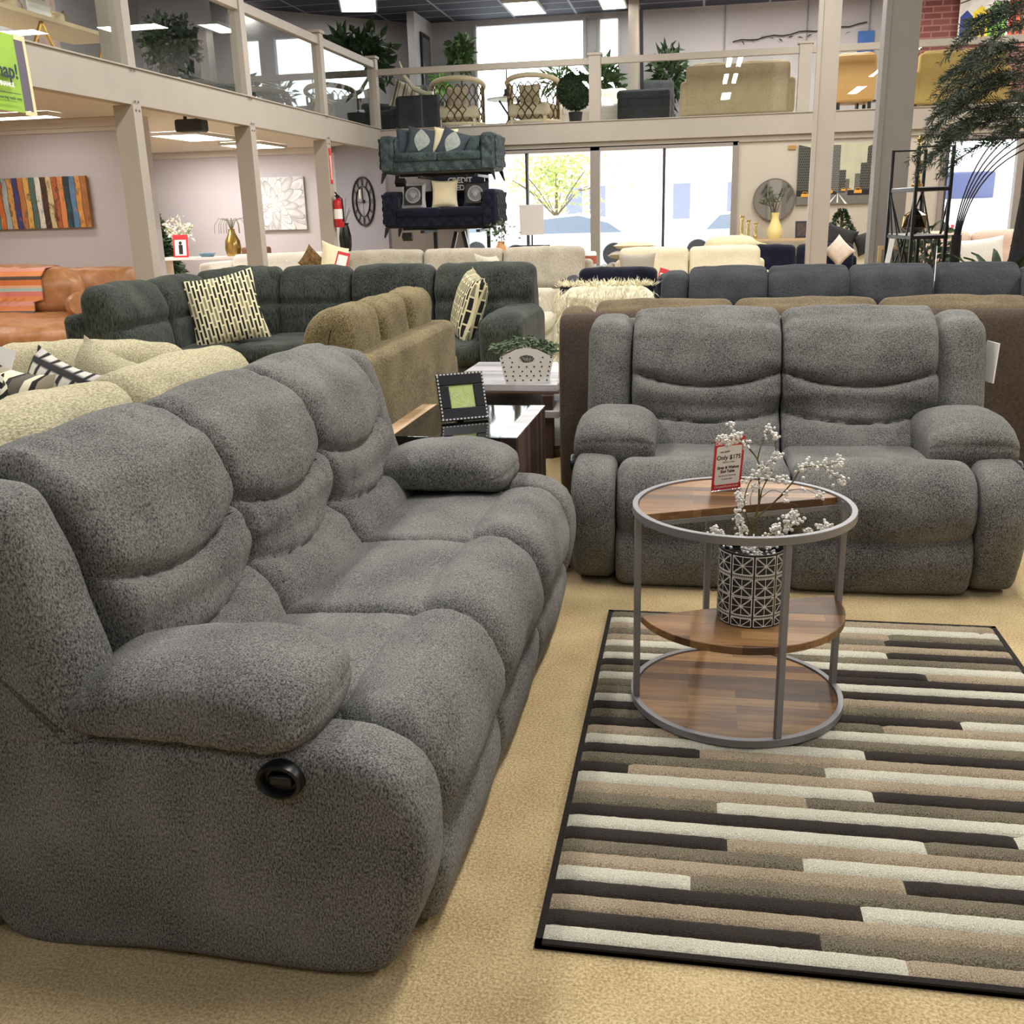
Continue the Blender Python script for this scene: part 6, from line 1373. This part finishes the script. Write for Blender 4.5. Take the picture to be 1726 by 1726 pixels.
MB().box(-.28, .28, -1.7, 1.15, .40, .44).obj('table_top', mat('sand top', (206, 186, 150), .5), t, bevel=.004)
for y in (-1.2, -.1, .95):
    for s in (-1, 1): MB().bar((.2, y, .40), (.2, y + s * .28, 0), .022).obj('leg', GOLD, t)
for k, (y, s) in enumerate(((9.0, 1.), (9.75, .8))):
    t = thing('bead_pot', 'small round cream pot with beaded handles, %s of the card on the gold legged table' % ('left' if k == 0 else 'right'), 'pot', (-6.2, y, ZL + .441), 0, 'beaded pots on the gold legged table')
    MB().lathe([(0, 0), (.06 * s, 0), (.09 * s, .06), (.085 * s, .12), (.06 * s, .14), (.05 * s, .12), (0, .1)], 20).obj('body', mat('cream glaze', (214, 200, 168), .5), t)
    for d in (-1, 1): MB().tube([(0, d * .07 * s, .11), (0, d * .15 * s, .17), (0, d * .22 * s, .12), (0, d * .24 * s, .02)], .006, 5).obj('bead_handle', GOLD, t)
t = thing('print_card', 'tall pale card with a small house sketch on the gold legged table', 'card', (-6.15, 9.4, ZL + .441)); MB().box(-.01, .01, -.17, .17, 0, .5).obj('panel', PAPER, t)
mb = MB(); mb.box(.011, .012, -.11, .11, .32, .34); mb.box(.011, .012, -.09, -.02, .34, .4); mb.box(.011, .012, .02, .09, .34, .44); mb.box(.011, .012, -.12, .12, .22, .225); mb.box(.011, .012, -.1, .1, .19, .195); mb.obj('sketch', mat('brown sketch ink', (140, 110, 90), .7), t)
t = thing('wall_shelving', 'brown wooden shelving with fabric panels in the loft behind the gold legged table', 'shelving', (-8.6, 9.5, ZL)); WSH = mat('brown shelf wood', (112, 86, 66), .6, var=.2, scale=6, stretch=(1, .2, 1))
MB().box(-.05, .0, -2.5, 1.4, 0, 2.0).obj('back_panel', WSH, t)
for z in (.5, 1.1, 1.6): MB().box(0, .3, .6, 1.4, z, z + .05).obj('shelf', LTW, t)
for y in (.5, 1.42): MB().box(-.02, .1, y - .05, y + .05, 0, 2.0).obj('post', CHF, t)
for k, (y, c) in enumerate(((11.4, (214, 190, 176)), (10.95, (186, 180, 186)))):
    o = MB().box(-.02, .02, -.2, .2, 0, 1.7).obj('fabric_panel', mat('figured cloth', c, .9, var=.25, scale=5), loc=(-7.4, y, ZL)); tag(o, ('blush figured fabric panel nearest the first upper post' if k == 0 else 'grey figured fabric panel beside the brown shelving'), 'fabric panel', 'fabric panels in the loft')
# banner
t = thing('green_banner', 'lime green banner with dark lettering hanging from the left railing fascia', 'banner', (XL + .03, 0, 0)); BG = mat('lime banner cloth', (150, 190, 66), .6, var=.08, scale=4)
mb = MB(); bx = lambda y, z: .012 * math.sin(y * 6) + .03 * max(0, 2.6 - z) * math.sin(y * 3 + 1)
def sheet(y0, y1, z0, z1, mi, off, n=14):
    V = []
    for s in (0, -.004):
        for i in range(n + 1):
            for j in range(n + 1): y, z = y0 + (y1 - y0) * i / n, z0 + (z1 - z0) * j / n; V.append((bx(y, z) + off + s, y + .12 * (2.8 - z) * .4, z))
    F = []; q = (n + 1) ** 2
    for s in (0, 1):
        for i in range(n):
            for j in range(n): a = s * q + i * (n + 1) + j; F.append((a, a + n + 1, a + n + 2, a + 1))
    mb.add(V, F, mi)
sheet(6.0, 7.76, 2.25, 2.82, 0, .0); sheet(7.76, 7.88, 2.27, 2.80, 2, .0); sheet(7.88, 7.92, 2.25, 2.82, 1, .001); sheet(7.76, 7.92, 2.79, 2.83, 1, .002, 4); sheet(7.76, 7.92, 2.235, 2.265, 1, .002, 4)
mb.obj('cloth', [BG, mat('banner hem', (226, 214, 170), .6), mat('banner dark stripe', (96, 90, 104), .6)], t)
mb = MB(); M = Matrix.Translation((.045, 7.70, 2.49)) @ Matrix.Rotation(PI / 2, 4, 'Z') @ Matrix.Rotation(PI / 2, 4, 'X')
text_mb(mb, 'snap!', .15, M, 0, .001, align='RIGHT', bold=.004); text_mb(mb, 'FINANCE', .045, M @ Matrix.Translation((-.07, -.065, 0)), 1, .001, align='RIGHT', bold=.002); mb.box(.045, .046, 6.9, 7.70, 2.375, 2.380)
text_mb(mb, 'approved financing made easy', .036, M @ Matrix.Translation((0, -.16, 0)), 0, .001, align='RIGHT'); mb.obj('lettering', [mat('banner ink', (40, 54, 60), .6), WHITE], t, smooth=False)
# loft left enclosing walls
mb = MB(); mb.prism([(-5.45, 21.05), (-13, 13.5), (-13, 13.7), (-5.45, 21.25)], 2.78, 5.0); struct(mb, 'wall_loft_diagonal', UG)
struct(MB().box(-9.2, -9.1, -5, 17.4, 2.78, 5.0), 'wall_loft_side', UG)
# small bits: power cord, lint on the carpet
o = MB().tube([(-.47, 3.74, .02), (-.53, 3.72, .008), (-.565, 3.75, .008), (-.54, 3.80, .008), (-.48, 3.82, .02)], .006, 6).obj('power_cord', BLACKP); tag(o, 'short loop of black power cord on the carpet by the loveseat', 'cord')
